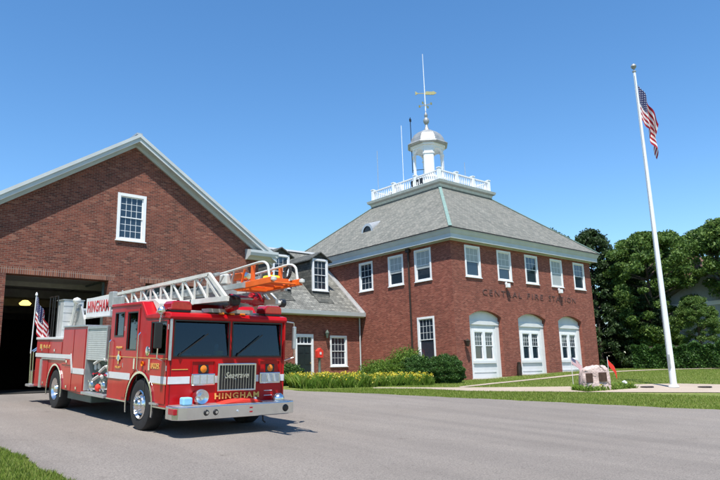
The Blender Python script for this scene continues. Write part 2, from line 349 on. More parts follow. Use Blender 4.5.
def wall(mb, xs, bot, top, holes, P, t):
    """wall with openings. xs breakpoints; bot/top functions; holes (x0,x1,fb,ft); P(a,z,n)->3D with n=0 outside, n=t inside"""
    e = 1e-6
    for a, b in zip(xs[:-1], xs[1:]):
        m_ = (a+b)/2; cuts = [(bot(a+e), bot(b-e))]
        hs = sorted([h for h in holes if h[0]-e <= m_ <= h[1]+e], key=lambda h: h[2](m_))
        for h in hs: cuts += [(h[2](a+e), h[2](b-e)), (h[3](a+e), h[3](b-e))]
        cuts.append((top(a+e), top(b-e)))
        for k in range(0, len(cuts), 2):
            (b0, b1), (t0, t1) = cuts[k], cuts[k+1]
            if t0-b0 < 1e-4 and t1-b1 < 1e-4: continue
            for n_, rev in ((0, False), (t, True)):
                q = [P(a, b0, n_), P(b, b1, n_), P(b, t1, n_), P(a, t0, n_)]; u = [(a, b0), (b, b1), (b, t1), (a, t0)]
                if rev: q = q[::-1]; u = u[::-1]
                mb.face(q, u)
            mb.face([P(a, b0, t), P(b, b1, t), P(b, b1, 0), P(a, b0, 0)], [(a, b0+t), (b, b1+t), (b, b1), (a, b0)])
            mb.face([P(a, t0, 0), P(b, t1, 0), P(b, t1, t), P(a, t0, t)], [(a, t0), (b, t1), (b, t1+t), (a, t0+t)])
    def jamb(x, z0, z1, flip):
        if z1-z0 < 1e-4: return
        q = [P(x, z0, 0), P(x, z0, t), P(x, z1, t), P(x, z1, 0)]; u = [(0, z0), (t, z0), (t, z1), (0, z1)]
        if flip: q = q[::-1]; u = u[::-1]
        mb.face(q, u)
    for h in holes:
        jamb(h[0], h[2](h[0]+e), h[3](h[0]+e), False); jamb(h[1], h[2](h[1]-e), h[3](h[1]-e), True)
    jamb(xs[0], bot(xs[0]+e), top(xs[0]+e), True); jamb(xs[-1], bot(xs[-1]-e), top(xs[-1]-e), False)
    return mb
def K(c): return lambda x: c
def rect(x0, x1, z0, z1): return (x0, x1, K(z0), K(z1))
def bps(*a): return sorted(set(round(q, 5) for q in a))
def text(name, s, size, mat, parent, mtx, width=None, height=None, extrude=.008, bold=.0, shear=0, spacing=1):
    cu = bpy.data.curves.new(name, 'FONT'); cu.body = s; cu.size = size; cu.extrude = extrude; cu.offset = bold; cu.shear = shear
    cu.align_x = 'CENTER'; cu.align_y = 'CENTER'; cu.space_character = spacing; cu.resolution_u = 3
    tmp = bpy.data.objects.new(name, cu); C.objects.link(tmp)
    bpy.context.view_layer.update()
    me = bpy.data.meshes.new_from_object(tmp.evaluated_get(bpy.context.evaluated_depsgraph_get()))
    bpy.data.objects.remove(tmp)
    co = np.array([v.co[:] for v in me.vertices]); mn, mx = co.min(0), co.max(0); ctr = (mn+mx)/2
    sx = width/(mx[0]-mn[0]) if width else 1; sy = height/(mx[1]-mn[1]) if height else sx
    if not width and height: sx = sy
    T = mtx @ Matrix.Diagonal((sx, sy, 1, 1)) @ Matrix.Translation(Vector((-ctr[0], -ctr[1], 0)))
    me.transform(T)
    me.transform(Matrix.Translation(-rootoff(parent)))
    me.materials.clear(); me.materials.append(mat); me.name = name
    o = bpy.data.objects.new(name, me); C.objects.link(o); o.parent = parent
    return o
def frame(o, x, y):
    x, y = Vector(x).normalized(), Vector(y).normalized(); z = x.cross(y)
    return Matrix(((x.x, y.x, z.x, o[0]), (x.y, y.y, z.y, o[1]), (x.z, y.z, z.z, o[2]), (0, 0, 0, 1)))

# ------------------------------------------------------------------ ground, driveway, paths
def grid_sheet(name, rows, off, mat, kind='structure'):
    """rows: list of lists of (x, y)"""
    nr, nc = len(rows), len(rows[0]); P = np.array(rows, float).reshape(-1, 2)
    z = gzv(P[:, 0], P[:, 1])+off
    V = np.column_stack([P, z]); F = []
    for i in range(nr-1):
        for j in range(nc-1):
            a = i*nc+j; F.append((a, a+1, a+nc+1, a+nc))
    me = bpy.data.meshes.new(name); me.from_pydata(V.tolist(), [], F); me.materials.append(mat)
    me.polygons.foreach_set('use_smooth', [True]*len(F)); me.update()
    if me.polygons[0].normal.z < 0: me.flip_normals()
    o = bpy.data.objects.new(name, me); C.objects.link(o); tag(o, kind=kind); return o
def axis_pts(lo, hi, step, far):
    mid = list(np.arange(lo, hi+.01, step)); L = []; R_ = []; d = step; x = lo
    while x > -far: d *= 1.35; x -= d; L.append(x)
    d = step; x = hi
    while x < far: d *= 1.35; x += d; R_.append(x)
    return L[::-1]+mid+R_
gx = axis_pts(-12, 60, .5, 900); gy = axis_pts(-14, 45, .5, 900)
grid_sheet('ground', [[(x, y) for x in gx] for y in gy], 0, M['lawn'])
ER = [(23.0, -14), (22.2, 0), (20.9, 8), (20.03, 10.06), (19.1, 12.28), (17.69, 15.75), (16.63, 18.79), (15.3, 21.2), (15.2, 25.47)]
def wob(y, s): return .05*math.sin(y*3.1+s)+.035*math.sin(y*7.7+s*2)+.02*math.sin(y*17+s)
def eright(y): return float(np.interp(y, [p[1] for p in ER], [p[0] for p in ER]))+wob(y, 1)
def eleft(y): return (2.86 if y > 9 else 2.86-.012*(9-y)**2)+wob(y, 4)
rows = []
for y in np.arange(-14, 25.48, .25):
    a, b = eleft(y), eright(y); rows.append([(a+(b-a)*i/48, y) for i in range(49)])
grid_sheet('driveway', rows, .018, M['asphalt'])
def strip(name, A, B, off, mat, n=60, m=6):
    def samp(L, t):
        L = [Vector(p) for p in L]; d = [0]
        for a, b in zip(L[:-1], L[1:]): d.append(d[-1]+(b-a).length)
        return Vector((np.interp(t*d[-1], d, [p.x for p in L]), np.interp(t*d[-1], d, [p.y for p in L])))
    rows = []
    for i in range(n+1):
        a, b = samp(A, i/n), samp(B, i/n); rows.append([tuple(a.lerp(b, j/m)) for j in range(m+1)])
    return grid_sheet(name, rows, off, mat)
# walk in front of the flower beds, widening to the flagpole; a branch leads to the doors
strip('path', [(19.0, 21.3), (20.3, 19.6), (20.48, 17.42), (22.63, 14.06), (24.63, 11.02), (25.57, 9.8), (27.5, 6.5), (30, 2), (32, -8)],
      [(19.6, 21.9), (21.1, 20.3), (22.3, 18.75), (24.9, 15.45), (28.58, 12.74), (29.2, 10.9), (30.2, 8.2), (33, 4), (35, -7)], .02, M['path'])
strip('door_path', [(22.0, 18.9), (25.6, 19.6), (29.5, 20.2), (34, 20.6), (38, 20.75), (43, 19.6), (50, 16)],
      [(22.4, 19.4), (25.6, 20.2), (29.5, 20.85), (34, 21.35), (38, 21.6), (43.3, 20.4), (50, 17)], .026, M['path'], n=80)
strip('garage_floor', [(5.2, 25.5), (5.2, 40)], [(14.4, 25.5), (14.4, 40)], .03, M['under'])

# grass blades near the camera side of the lawns
def blades(name, n, region, hgt):
    P = np.column_stack(region(n)); n = len(P); z = gzv(P[:, 0], P[:, 1])
    a = rng.uniform(0, 2*np.pi, n); h = hgt*rng.uniform(.5, 1.3, n); wd = rng.uniform(.005, .011, n)
    lean = rng.uniform(-.6, .6, (n, 2))*h[:, None]
    V = np.zeros((n, 3, 3)); dx, dy = np.cos(a)*wd, np.sin(a)*wd
    V[:, 0] = np.column_stack([P[:, 0]-dx, P[:, 1]-dy, z]); V[:, 1] = np.column_stack([P[:, 0]+dx, P[:, 1]+dy, z])
    V[:, 2] = np.column_stack([P[:, 0]+lean[:, 0], P[:, 1]+lean[:, 1], z+h])
    me = bpy.data.meshes.new(name); me.vertices.add(n*3); me.vertices.foreach_set('co', V.ravel())
    me.loops.add(n*3); me.loops.foreach_set('vertex_index', np.arange(n*3)); me.polygons.add(n)
    me.polygons.foreach_set('loop_start', np.arange(0, n*3, 3)); me.polygons.foreach_set('loop_total', np.full(n, 3)); me.update(calc_edges=True)
    me.materials.append(M['blade']); o = bpy.data.objects.new(name, me); C.objects.link(o); return tag(o, kind='stuff')
def reg_left(n):
    y = rng.uniform(6, 17, n); x = 2.9-rng.exponential(1.3, n); e = np.array([eleft(q) for q in y]); k = x < e-.03
    return x[k], y[k]
def reg_right(n):
    y = rng.uniform(5, 22, n)-rng.exponential(3, n)*(rng.uniform(0, 1, n) < .3); e = np.array([eright(q) for q in y]); x = e-.04+rng.uniform(0, 4.2, n)
    A = [(19.0, 21.3), (20.3, 19.6), (20.48, 17.42), (22.63, 14.06), (24.63, 11.02), (25.57, 9.8), (27.5, 6.5)]
    lim = np.interp(y, [p[1] for p in A[::-1]], [p[0] for p in A[::-1]]); k = (x < lim+.03)
    return x[k], y[k]
g1 = blades('grass', 70000, reg_left, .07); tag(g1, 'bright green grass at the near left corner of the driveway', 'grass')
def inpoly(x, y, poly):
    c = np.zeros(len(x), bool); n = len(poly)
    for i in range(n):
        (x0, y0), (x1, y1) = poly[i], poly[(i+1) % n]
        if y0 == y1: continue
        c ^= ((y0 > y) != (y1 > y)) & (x < (x1-x0)*(y-y0)/(y1-y0)+x0)
    return c
PA = [(19.0, 21.3), (20.3, 19.6), (20.48, 17.42), (22.63, 14.06), (24.63, 11.02), (25.57, 9.8), (27.5, 6.5), (30, 2), (32, -8), (35, -7), (33, 4), (30.2, 8.2), (29.2, 10.9), (28.58, 12.74), (24.9, 15.45), (22.3, 18.75), (21.1, 20.3), (19.6, 21.9)]
PB = [(22.0, 18.9), (25.6, 19.6), (29.5, 20.2), (34, 20.6), (38, 20.75), (43, 19.6), (50, 16), (50, 17), (43.3, 20.4), (38, 21.6), (34, 21.35), (29.5, 20.85), (25.6, 20.2), (22.4, 19.4)]
def reg_far(n):
    x = rng.uniform(21, 45.5, n); y = np.minimum(24.2, rng.uniform(9, 24.2, n)-rng.exponential(1.5, n)*(rng.uniform(0, 1, n) < .25))
    k = ~inpoly(x, y, PA) & ~inpoly(x, y, PB) & (x > 21+(19-y).clip(0)*.8)
    return x[k], y[k]
g3 = blades('grass', 110000, reg_far, .055); tag(g3, 'patchy lawn between the fire station and the flagpole path', 'grass')
g2 = blades('grass', 60000, reg_right, .06); tag(g2, 'mown grass strip between the driveway and the pale path', 'grass')

# ------------------------------------------------------------------ windows
WC = {}
def window_proto(w_, h, cols, rows, blind, cas=.12, sill=True, plain=False):
    """local frame: x along the width, -y outward, z up; origin at the outer bottom left corner of the casing on the wall face"""
    f = MB()
    f.box(0, cas, -.03, .1, 0, h).box(w_-cas, w_, -.03, .1, 0, h).box(cas, w_-cas, -.03, .1, h-cas, h).box(cas, w_-cas, -.03, .1, 0, cas*.8)
    if sill: f.box(-.04, w_+.04, -.075, .06, -.045, -.002)
    x0, x1, z0, z1 = cas, w_-cas, cas*.8, h-cas; zm = (z0+z1)/2; s = .04
    for (za, zb, d) in ((z0, zm+.02, .06), (zm-.02, z1, .03)):
        f.box(x0, x0+s, d, d+.035, za, zb).box(x1-s, x1, d, d+.035, za, zb).box(x0+s, x1-s, d, d+.035, za, za+s).box(x0+s, x1-s, d, d+.035, zb-s, zb)
        if plain and za == z0: continue
        for i in range(1, cols):
            x = x0+s+(x1-x0-2*s)*i/cols; f.box(x-.0085, x+.0085, d+.004, d+.03, za+s, zb-s)
        for j in range(1, rows):
            z = za+s+(zb-za-2*s)*j/rows; f.box(x0+s, x1-s, d+.006, d+.028, z-.0085, z+.0085)
    p = MB(); p.box(x0, x1, .068, .076, z0, zm); p.box(x0, x1, .044, .052, zm, z1)
    b = None
    if blind:
        b = MB(); b.face([(x0, .041, z1-(z1-z0)*blind), (x1, .041, z1-(z1-z0)*blind), (x1, .041, z1), (x0, .041, z1)])
    return f, p, b
def window(parent, P, facing, w_, h, cols=3, rows=2, blind=0, sill=True, plain=False):
    key = (round(w_, 3), round(h, 3), cols, rows, blind, sill, plain)
    rot = (0, 0, 0) if facing == '-y' else (0, 0, R(-90))
    if key in WC and WC[key].parent is not None:
        return inst(WC[key], parent, P, rot)
    f, p, b = window_proto(w_, h, cols, rows, blind, sill=sill, plain=plain)
    fo = f.build('window', M['white'], parent, loc=P); fo.rotation_euler = rot
    po = p.build('pane', M['pane'], None, loc=(0, 0, 0)); po.parent = fo
    if b:
        bo = b.build('blind', M['blind'], None, loc=(0, 0, 0)); bo.parent = fo
        sm = bo
    WC[key] = fo
    return fo

# ------------------------------------------------------------------ main building (hip roof with cupola)
XA, XB, YA, YB = 28.15, 43.35, 24.38, 41.0
main = empty('fire_station', (28.15, 24.38, 1.3))
tag(main, 'two-storey red brick fire station with hip roof, white balustrade and cupola', 'fire station')
PF = lambda a, z, n: (a, YA+n, z)
PL = lambda a, z, n: (XA+n, a, z)
upw = [(29.36, 30.78), (32.42, 33.84), (35.32, 36.74), (38.23, 39.65), (41.07, 42.49)]
arches = [(29.43, 32.43, 1.0), (34.13, 37.15, 1.0), (38.6, 41.5, 1.0)]
def arcf(x0, x1, zs, rise):
    c = (x0+x1)/2; hw = (x1-x0)/2; Rr = (hw*hw+rise*rise)/(2*rise)
    return lambda x: zs+math.sqrt(max(0, Rr*Rr-(x-c)**2))-(Rr-rise)
holes = [rect(a+.03, b-.03, 7.2, 9.05) for a, b in upw]; xs = [XA, XB]
for a, b in upw: xs += [a+.03, b-.03]
for a, b, z in arches:
    holes.append((a, b, K(z), arcf(a, b, 4.87, .36))); xs += list(np.linspace(a, b, 13))
mb = MB(); wall(mb, bps(*xs), K(.8), K(9.25), holes, PF, .34)
mb.build('front_wall', M['brick_main'], main)
sw = [(31.14, 32.5, 7.1, 9.02), (28.3, 29.66, 7.1, 9.02), (25.94, 27.32, 7.1, 9.05), (25.93, 27.32, 2.3, 4.95)]
LP = lambda a, z, n: (XA+n, -a, z)
holes = [rect(-b+.03, -a-.03, z0+.03, z1-.03) for a, b, z0, z1 in sw]
xs = [-YB, -(YA+.34)];
for h in holes: xs += [h[0], h[1]]
mb = MB(); wall(mb, bps(*xs), K(.8), K(9.25), holes, LP, .34)
mb.build('side_wall', M['brick_main'], main)
MB().box(XB-.34, XB, YA+.34, YB-.34, .8, 9.25).build('side_wall', M['brick_main'], main)
MB().box(XA+.34, XB, YB-.34, YB, .8, 9.25).build('rear_wall', M['brick_main'], main)
for i, (a, b) in enumerate(upw):
    window(main, (a, YA, 7.17), '-y', b-a, 1.9, 3, 2, blind=(.5, .62, 0, .98, .0)[i], plain=True)
for i, (a, b, z0, z1) in enumerate(sw):
    window(main, (XA, b, z0), '-x', b-a, z1-z0, 3 if i < 3 else 4, 2 if i < 3 else 3, blind=(0, .6, .62, 0)[i], plain=i > 0)
# soldier course lintels are brick; arched infills with double windows
for k, (a, b, z) in enumerate(arches):
    gzb = (1.28, 1.42, 1.52)[k]; c = (a+b)/2
    inf = MB(); f = arcf(a, b, 4.87, .36)
    wh = rect(c-.95, c+.95, 2.3, 4.07)
    wall(inf, bps(*([a, b, c-.95, c+.95]+list(np.linspace(a, b, 13)))), K(gzb-.2), f, [wh], lambda q, zz, n: (q, YA+.28+n, zz), .05)
    io = inf.build('arch_panel', M['panel'], main)
    mo = MB()
    mo.box(a+.02, b-.02, YA+.20, YA+.278, 4.4, 4.62)                   # head moulding under the arch
    mo.box(a+.0, a+.34, YA+.245, YA+.278, gzb-.1, 4.4).box(b-.34, b, YA+.245, YA+.278, gzb-.1, 4.4)
    mo.box(c-1.05, c+1.05, YA+.20, YA+.278, 2.14, 2.29)
    mo.box(c-1.02, c+1.02, YA+.255, YA+.278, 1.62, 1.68).box(c-1.02, c+1.02, YA+.255, YA+.278, 2.02, 2.08)
    m_ = mo.build('moulding', M['panel'], None, loc=(0, 0, 0)); m_.parent = io; m_.location = (0, 0, 0)
    for v in m_.data.vertices: v.co = v.co-Vector(OFF[main.name])
    for s_ in (0, 1):
        window(main, (c-.97+s_*.97, YA+.25, 2.29), '-y', .97, 1.8, 3, 3, blind=0, sill=False, plain=True)
    MB().box(a-.05, b+.2, YA-.55, YA+.24, gzb-.35, gzb+.02).build('door_slab', M['slab'], main, bevel=.02)
# flood lights under two upper windows
for x in (31.95+.1, 38.95): 
    pass
for x in (33.1, 38.95):
    q = MB(); q.box(x-.05, x+.05, YA-.12, YA, 6.93, 7.08).box(x-.13, x+.13, YA-.3, YA-.1, 6.72, 6.98); q.build('flood_light', M['white'], main, bevel=.015)
# wall lantern by the corner and dark urn between doors
q = MB(); q.lathe([(0, -.22), (.09, -.2), (.14, .05), (.16, .1), (.05, .2), (0, .24)], (28.85, YA-.25, 3.3), n=8).box(28.81, 28.89, YA-.25, YA, 3.42, 3.46)
q.build('wall_lantern', M['copper_dk'], main)
q = MB(); q.lathe([(.14, 0), (.16, .5), (.1, .75), (.12, .8), (0, .86)], (33.45, YA-.3, 1.35), n=12); q.build('standpipe', M['copper_dk'], main, smooth=True)
# sign letters
for wd, xc_, ww in (('CENTRAL', 32.75, 3.9), ('FIRE', 36.2, 1.75), ('STATION', 39.35, 3.25)):
    text('wall_lettering', wd, .4, M['ink'], main, frame((xc_, YA-.012, 6.34), (1, 0, 0), (0, 0, 1)), width=ww, height=.36, extrude=.012, spacing=1.35)
# downspout on the side
q = MB(); q.tube((XA-.09, 27.75, 9.1), (XA-.09, 27.75, 1.2), .06, 8).box(XA-.2, XA-.01, 27.6, 27.9, 9.0, 9.22); q.build('downspout', M['copper_dk'], main)
# cornice: a moulded ring with mitred corners
def ring(mb, prof, x0, x1, y0, y1):
    cs = [(x0, y0, -1, -1), (x1, y0, 1, -1), (x1, y1, 1, 1), (x0, y1, -1, 1)]
    n = len(prof)
    for i in range(4):
        A, B = cs[i], cs[(i+1) % 4]
        for (o0, z0), (o1, z1) in zip(prof[:-1], prof[1:]):
            pa = (A[0]+A[2]*o0, A[1]+A[3]*o0, z0); pb = (B[0]+B[2]*o0, B[1]+B[3]*o0, z0)
            pc = (B[0]+B[2]*o1, B[1]+B[3]*o1, z1); pd = (A[0]+A[2]*o1, A[1]+A[3]*o1, z1)
            mb.face([pa, pb, pc, pd])
q = MB(); ring(q, [(-.02, 9.2), (.1, 9.2), (.1, 9.3), (.38, 9.32), (.4, 9.24), (.42, 9.24), (.42, 9.5), (.46, 9.56), (.54, 9.74), (.58, 9.76), (.58, 9.82), (-.02, 9.83)], XA, XB, YA, YB)
q.build('cornice', M['trim'], main)
q = MB(); ring(q, [(.585, 9.80), (.61, 9.80), (.61, 9.86), (.55, 9.87)], XA, XB, YA, YB); q.build('drip_edge', M['copper_dk'], main)
# roof
o = .56; T = 4.8; zr0, zr1 = 9.87, 14.42
base_ = [(XA-o, YA-o), (XB+o, YA-o), (XB+o, YB+o), (XA-o, YB+o)]; top_ = [(XA+T, YA+T), (XB-T, YA+T), (XB-T, YB-T), (XA+T, YB-T)]
sl = math.hypot(T+o, zr1-zr0); q = MB()
for i in range(4):
    a, b = base_[i], base_[(i+1) % 4]; c, d = top_[(i+1) % 4], top_[i]
    L = math.dist(a, b)
    q.face([(*a, zr0), (*b, zr0), (*c, zr1), (*d, zr1)], [(0, 0), (L, 0), (L-T-o, sl), (T+o, sl)])
q.face([(*p_, zr1) for p_ in top_]); roof = q.build('roof', M['slate'], main)
q = MB()
for i in range(4): MB().bar((*base_[i], zr0+.02), (*top_[i], zr1+.02), .2, .05).build('hip_flashing', M['copper'], main)
# eyebrow vent on the left slope
vs = (10.9-zr0)/(zr1-zr0)
vx, vy, vz = XA-o+(T+o)*.42, 33.1, zr0+(zr1-zr0)*.42
q = MB(); N = 12
for i in range(N):
    a0, a1 = math.pi*i/N, math.pi*(i+1)/N
    for r0_, r1_ in ((.52, .52),):
        p0 = (vx-.35, vy+.6*math.cos(a0), vz-.3+.62*math.sin(a0)); p1 = (vx-.35, vy+.6*math.cos(a1), vz-.3+.62*math.sin(a1))
        q.face([p0, p1, (vx+1.0, vy+.3*math.cos(a1), vz+.72), (vx+1.0, vy+.3*math.cos(a0), vz+.72)])
        i0 = (vx-.35, vy+.42*math.cos(a0), vz-.3+.44*math.sin(a0)); i1 = (vx-.35, vy+.42*math.cos(a1), vz-.3+.44*math.sin(a1))
        q.face([p0, i0, i1, p1])
q.build('eyebrow_vent', M['lead'], main)
q = MB(); q.face([(vx-.3, vy+.44*math.cos(math.pi*i/N), vz-.3+.46*math.sin(math.pi*i/N)) for i in range(N+1)]); q.build('vent_opening', M['black'], main)
# platform cornice and deck
q = MB(); ring(q, [(.0, 14.38), (.1, 14.45), (.14, 14.62), (.3, 14.72), (.34, 14.9), (-.1, 14.91)], XA+T, XB-T, YA+T, YB-T)
q.build('deck_cornice', M['lead'], main)
dx0, dx1, dy0, dy1 = XA+T, XB-T, YA+T, YB-T
MB().box(dx0, dx1, dy0, dy1, 14.6, 14.9).build('roof_deck', M['lead'], main)
# balustrade
q = MB()
def balus(p0, p1):
    p0, p1 = Vector(p0), Vector(p1); L = (p1-p0).length; d = (p1-p0)/L; n = 3
    for i in range(n+1):
        c = p0+d*(L*i/n); q.box(c.x-.11, c.x+.11, c.y-.11, c.y+.11, 14.9, 15.82); q.box(c.x-.14, c.x+.14, c.y-.14, c.y+.14, 15.82, 15.88)
    q.bar((p0.x, p0.y, 15.7), (p1.x, p1.y, 15.7), .12, .08); q.bar((p0.x, p0.y, 15.0), (p1.x, p1.y, 15.0), .12, .08)
    m_ = int(L/.2)
    for i in range(m_):
        c = p0+d*(L*(i+.5)/m_); q.lathe([(.03, 15.04), (.05, 15.2), (.025, 15.45), (.035, 15.66)], (c.x, c.y, 0), n=6)
e_ = .05
cs_ = [(dx0+e_, dy0+e_, 0), (dx1-e_, dy0+e_, 0), (dx1-e_, dy1-e_, 0), (dx0+e_, dy1-e_, 0)]
for i in range(4): balus(cs_[i], cs_[(i+1) % 4])
q.build('balustrade', M['white'], main)
# cupola
cx, cy = (dx0+dx1)/2, (dy0+dy1)/2
def octa(h, ch): return [(h-ch, -h), (h, -h+ch), (h, h-ch), (h-ch, h), (-h+ch, h), (-h, h-ch), (-h, -h+ch), (-h+ch, -h)]
cup = MB(); cup.prism([(cx+a, cy+b) for a, b in octa(1.12, .5)], 'z', 14.9, 16.2); 
cup.prism([(cx+a, cy+b) for a, b in octa(1.2, .52)], 'z', 16.2, 16.32)
cup.prism([(cx+a, cy+b) for a, b in octa(1.09, .5)], 'z', 18.62, 18.8).prism([(cx+a, cy+b) for a, b in octa(1.22, .55)], 'z', 18.8, 18.95)
h_ = 1.05
for sx, sy in ((-1, -1), (1, -1), (1, 1), (-1, 1)):                    # corner piers
    pl = [(h_, h_-.52), (h_-.5, h_-.02-.5), (h_-.52, h_), (h_-.33, h_), (h_, h_-.33)]
    cup.prism([(cx+sx*a, cy+sy*b) for a, b in ([(h_, h_-.55), (h_-.2, h_-.55), (h_-.55, h_-.2), (h_-.55, h_), (h_-.44, h_), (h_, h_-.44)])], 'z', 16.32, 18.62)
    cup.prism([(cx+sx*a, cy+sy*b) for a, b in ([(h_+.05, h_-.58), (h_-.2, h_-.58), (h_-.58, h_-.2), (h_-.58, h_+.05), (h_-.42, h_+.05), (h_+.05, h_-.42)])], 'z', 18.1, 18.2)
cupo = cup.build('cupola', M['white'], main)
q = MB(); n_ = 8; hw = h_-.52                                           # arch heads between the piers
for side in range(4):
    for i in range(n_):
        a0, a1 = math.pi*i/n_, math.pi*(i+1)/n_
        x0_, x1_ = -hw*math.cos(a0), -hw*math.cos(a1); z0_, z1_ = 18.15+.45*math.sin(a0), 18.15+.45*math.sin(a1)
        for (n0, n1) in ((h_-.02, h_-.16),):
            pts = [(x0_, n0, z0_), (x1_, n0, z1_), (x1_, n0, 18.62), (x0_, n0, 18.62)]; pts2 = [(x, n1, z) for x, _, z in pts]
            ca, sa = [(1, 0), (0, 1), (-1, 0), (0, -1)][side]
            rot = lambda P_: (cx+P_[0]*ca-P_[1]*sa, cy+P_[0]*sa+P_[1]*ca, P_[2])
            q.face([rot(P_) for P_ in pts[::-1]]); q.face([rot(P_) for P_ in pts2]); q.face([rot(pts[0]), rot(pts[1]), rot(pts2[1]), rot(pts2[0])])
ah = q.build('arch_head', M['white'], None, loc=(0, 0, 0)); ah.parent = cupo
for v in ah.data.vertices: v.co -= Vector(OFF[main.name])
q = MB(); prof = [(1.52, 18.93), (1.66, 19.02), (1.62, 19.08), (1.42, 19.22), (1.32, 19.52), (1.1, 19.86), (.74, 20.14), (.4, 20.28), (.22, 20.4), (.14, 20.6), (.1, 20.85)]
def octring(mb, prof, c):
    for (r0_, z0_), (r1_, z1_) in zip(prof[:-1], prof[1:]):
        for i in range(8):
            t0, t1 = R(22.5+45*i), R(67.5+45*i)
            P_ = lambda r, t, z: (c[0]+r*math.cos(t), c[1]+r*math.sin(t), z)
            mb.face([P_(r0_, t0, z0_), P_(r0_, t1, z0_), P_(r1_, t1, z1_), P_(r1_, t0, z1_)])
octring(q, prof, (cx, cy)); q.face([(cx+1.52*math.cos(R(22.5+45*i)), cy+1.52*math.sin(R(22.5+45*i)), 18.94) for i in range(8)][::-1])
dm = q.build('dome', M['dome'], None, loc=(0, 0, 0)); dm.parent = cupo
for v in dm.data.vertices: v.co -= Vector(OFF[main.name])
q = MB(); q.lathe([(0, 20.8), (.1, 20.84), (.2, 21.0), (.24, 21.16), (.2, 21.32), (.09, 21.44), (.13, 21.56), (.14, 21.66), (.09, 21.78), (.03, 21.9), (.02, 24.1)], (cx, cy, 0), n=16)
q.build('finial', M['dome'], main, smooth=True)
q = MB()                                                                # weathervane: cardinal arms and a fish-like arrow
for a in (0, 90): 
    v = Vector((math.cos(R(a+20)), math.sin(R(a+20)), 0))*.5; q.tube(Vector((cx, cy, 22.5))-v, Vector((cx, cy, 22.5))+v, .022, 6)
    for s_ in (-1, 1): c = Vector((cx, cy, 22.5))+v*s_; q.box(c.x-.07, c.x+.07, c.y-.03, c.y+.03, 22.42, 22.6)
vd = Vector((.76, -.65, 0))
def vv(a, z): return (cx+vd.x*a, cy+vd.y*a, z)
q.bar(vv(-.75, 23.5), vv(.8, 23.5), .04, .05)
for pts in ([(-.75, 23.35), (-.5, 23.5), (-.75, 23.68)], [(0, 23.38), (.7, 23.36), (.95, 23.5), (.72, 23.66), (.55, 23.62), (.1, 23.66)]):
    for off_, rv in ((.03, 1), (-.03, -1)):
        P_ = [(cx+vd.x*a+vd.y*off_*-1, cy+vd.y*a+vd.x*off_, z) for a, z in pts]; q.face(P_[::rv])
q.build('weathervane', M['gold'], main)
q = MB(); q.tube((cx, cy, 22), (cx-.02, cy, 26.9), .045, 6, .02); q.build('antenna', M['white'], main)
for (x, y, z0, z1, r_, mt) in ((33.15, 35.7, 15.8, 19.0, .02, 'ladderg'), (34.0, 33.75, 16.3, 20.7, .022, 'white'), (35.0, 33.7, 17, 21.6, .035, 'black'), (35.9, 31.3, 15.7, 18.0, .02, 'ladderg'), (37.3, 30.4, 15.7, 17.4, .018, 'ladderg')):
    q = MB(); q.tube((x, y, z0), (x, y, z1), r_, 6)
    if mt == 'black': q.box(x-.09, x+.09, y-.03, y+.03, z1-.35, z1-.12); q.bar((x, y, 17.2), (cx, cy, 17.2), .04, .04)
    if mt == 'white': q.tube((x, y, 14.9), (x, y, z0), .03, 6)
    q.build('antenna', M[mt], main)
for x, y in ((33.0, 31.9), (33.0, 31.45), (33.0, 31.0)): MB().lathe([(.0, 0), (.16, .02), (.17, .4), (.1, .45), (0, .46)], (x+.1, y, 15.1), n=10).build('siren_horn', M['black'], main)
MB().box(33.15, 33.5, 33.3, 33.9, 15.0, 15.7).lathe([(0, .0), (.3, .05), (.3, .12), (0, .14)], (33.3, 34.3, 15.2), n=12).build('roof_vent', M['white'], main)

# ------------------------------------------------------------------ link building with dormers
link = empty('link_wing', (22, 32.5, 1.4)); tag(link, 'low brick wing with shingle roof and dormers between the garage and the tall building', 'building')
X0_, X1_, YL, YLB = 14.0, 28.12, 32.5, 42.3
LPf = lambda a, z, n: (a, YL+n, z)
hd = rect(22.94, 24.14, 1.5, 4.14); hw_ = rect(25.6, 26.84, 2.36, 4.1); hw2 = rect(19.2, 20.44, 2.36, 4.1)
mb = MB(); wall(mb, bps(X0_, X1_, 22.94, 24.14, 25.6, 26.84, 19.2, 20.44), K(.9), K(5.45), [hd, hw_, hw2], LPf, .3); mb.build('front_wall', M['brick_main'], link)
MB().box(X0_, X1_, YLB-.3, YLB, .9, 5.4).build('rear_wall', M['brick_main'], link)
MB().prism([(YL+.3, .9), (YLB-.3, .9), (YLB-.3, 5.4), (37.4, 10.1), (YL+.3, 5.75)], 'x', X0_, X0_+.3).build('end_wall', M['brick_main'], link)
window(link, (25.53, YL, 2.27), '-y', 1.37, 1.92, 4, 2); window(link, (19.13, YL, 2.27), '-y', 1.37, 1.92, 4, 2)
q = MB(); q.box(22.86, 23.0, YL-.04, YL+.1, 1.5, 4.24).box(24.08, 24.22, YL-.04, YL+.1, 1.5, 4.24).box(23.0, 24.08, YL-.04, YL+.1, 4.05, 4.24).box(23.0, 24.08, YL, YL+.1, 3.6, 3.7)
for i in range(1, 4): q.box(23.0+1.08*i/4-.02, 23.0+1.08*i/4+.02, YL+.02, YL+.08, 3.7, 4.05)
df = q.build('door_frame', M['white'], link)
q = MB(); q.box(23.0, 24.08, YL+.05, YL+.1, 1.5, 3.6)
for zz in ((1.65, 2.3), (2.42, 3.0), (3.1, 3.48)):
    for xx in (23.12, 23.62): q.box(xx, xx+.34, YL+.035, YL+.05, *zz)
dd = q.build('door', M['doorblk'], link)
q = MB(); q.lathe([(0, -.05), (.035, -.04), (.035, 0)], (24.0, YL+.03, 2.5), axis='y', n=8); kb = q.build('handle', M['gold'], dd)
MB().box(23.0, 24.08, YL+.06, YL+.07, 3.7, 4.05).build('transom_pane', M['pane'], link)
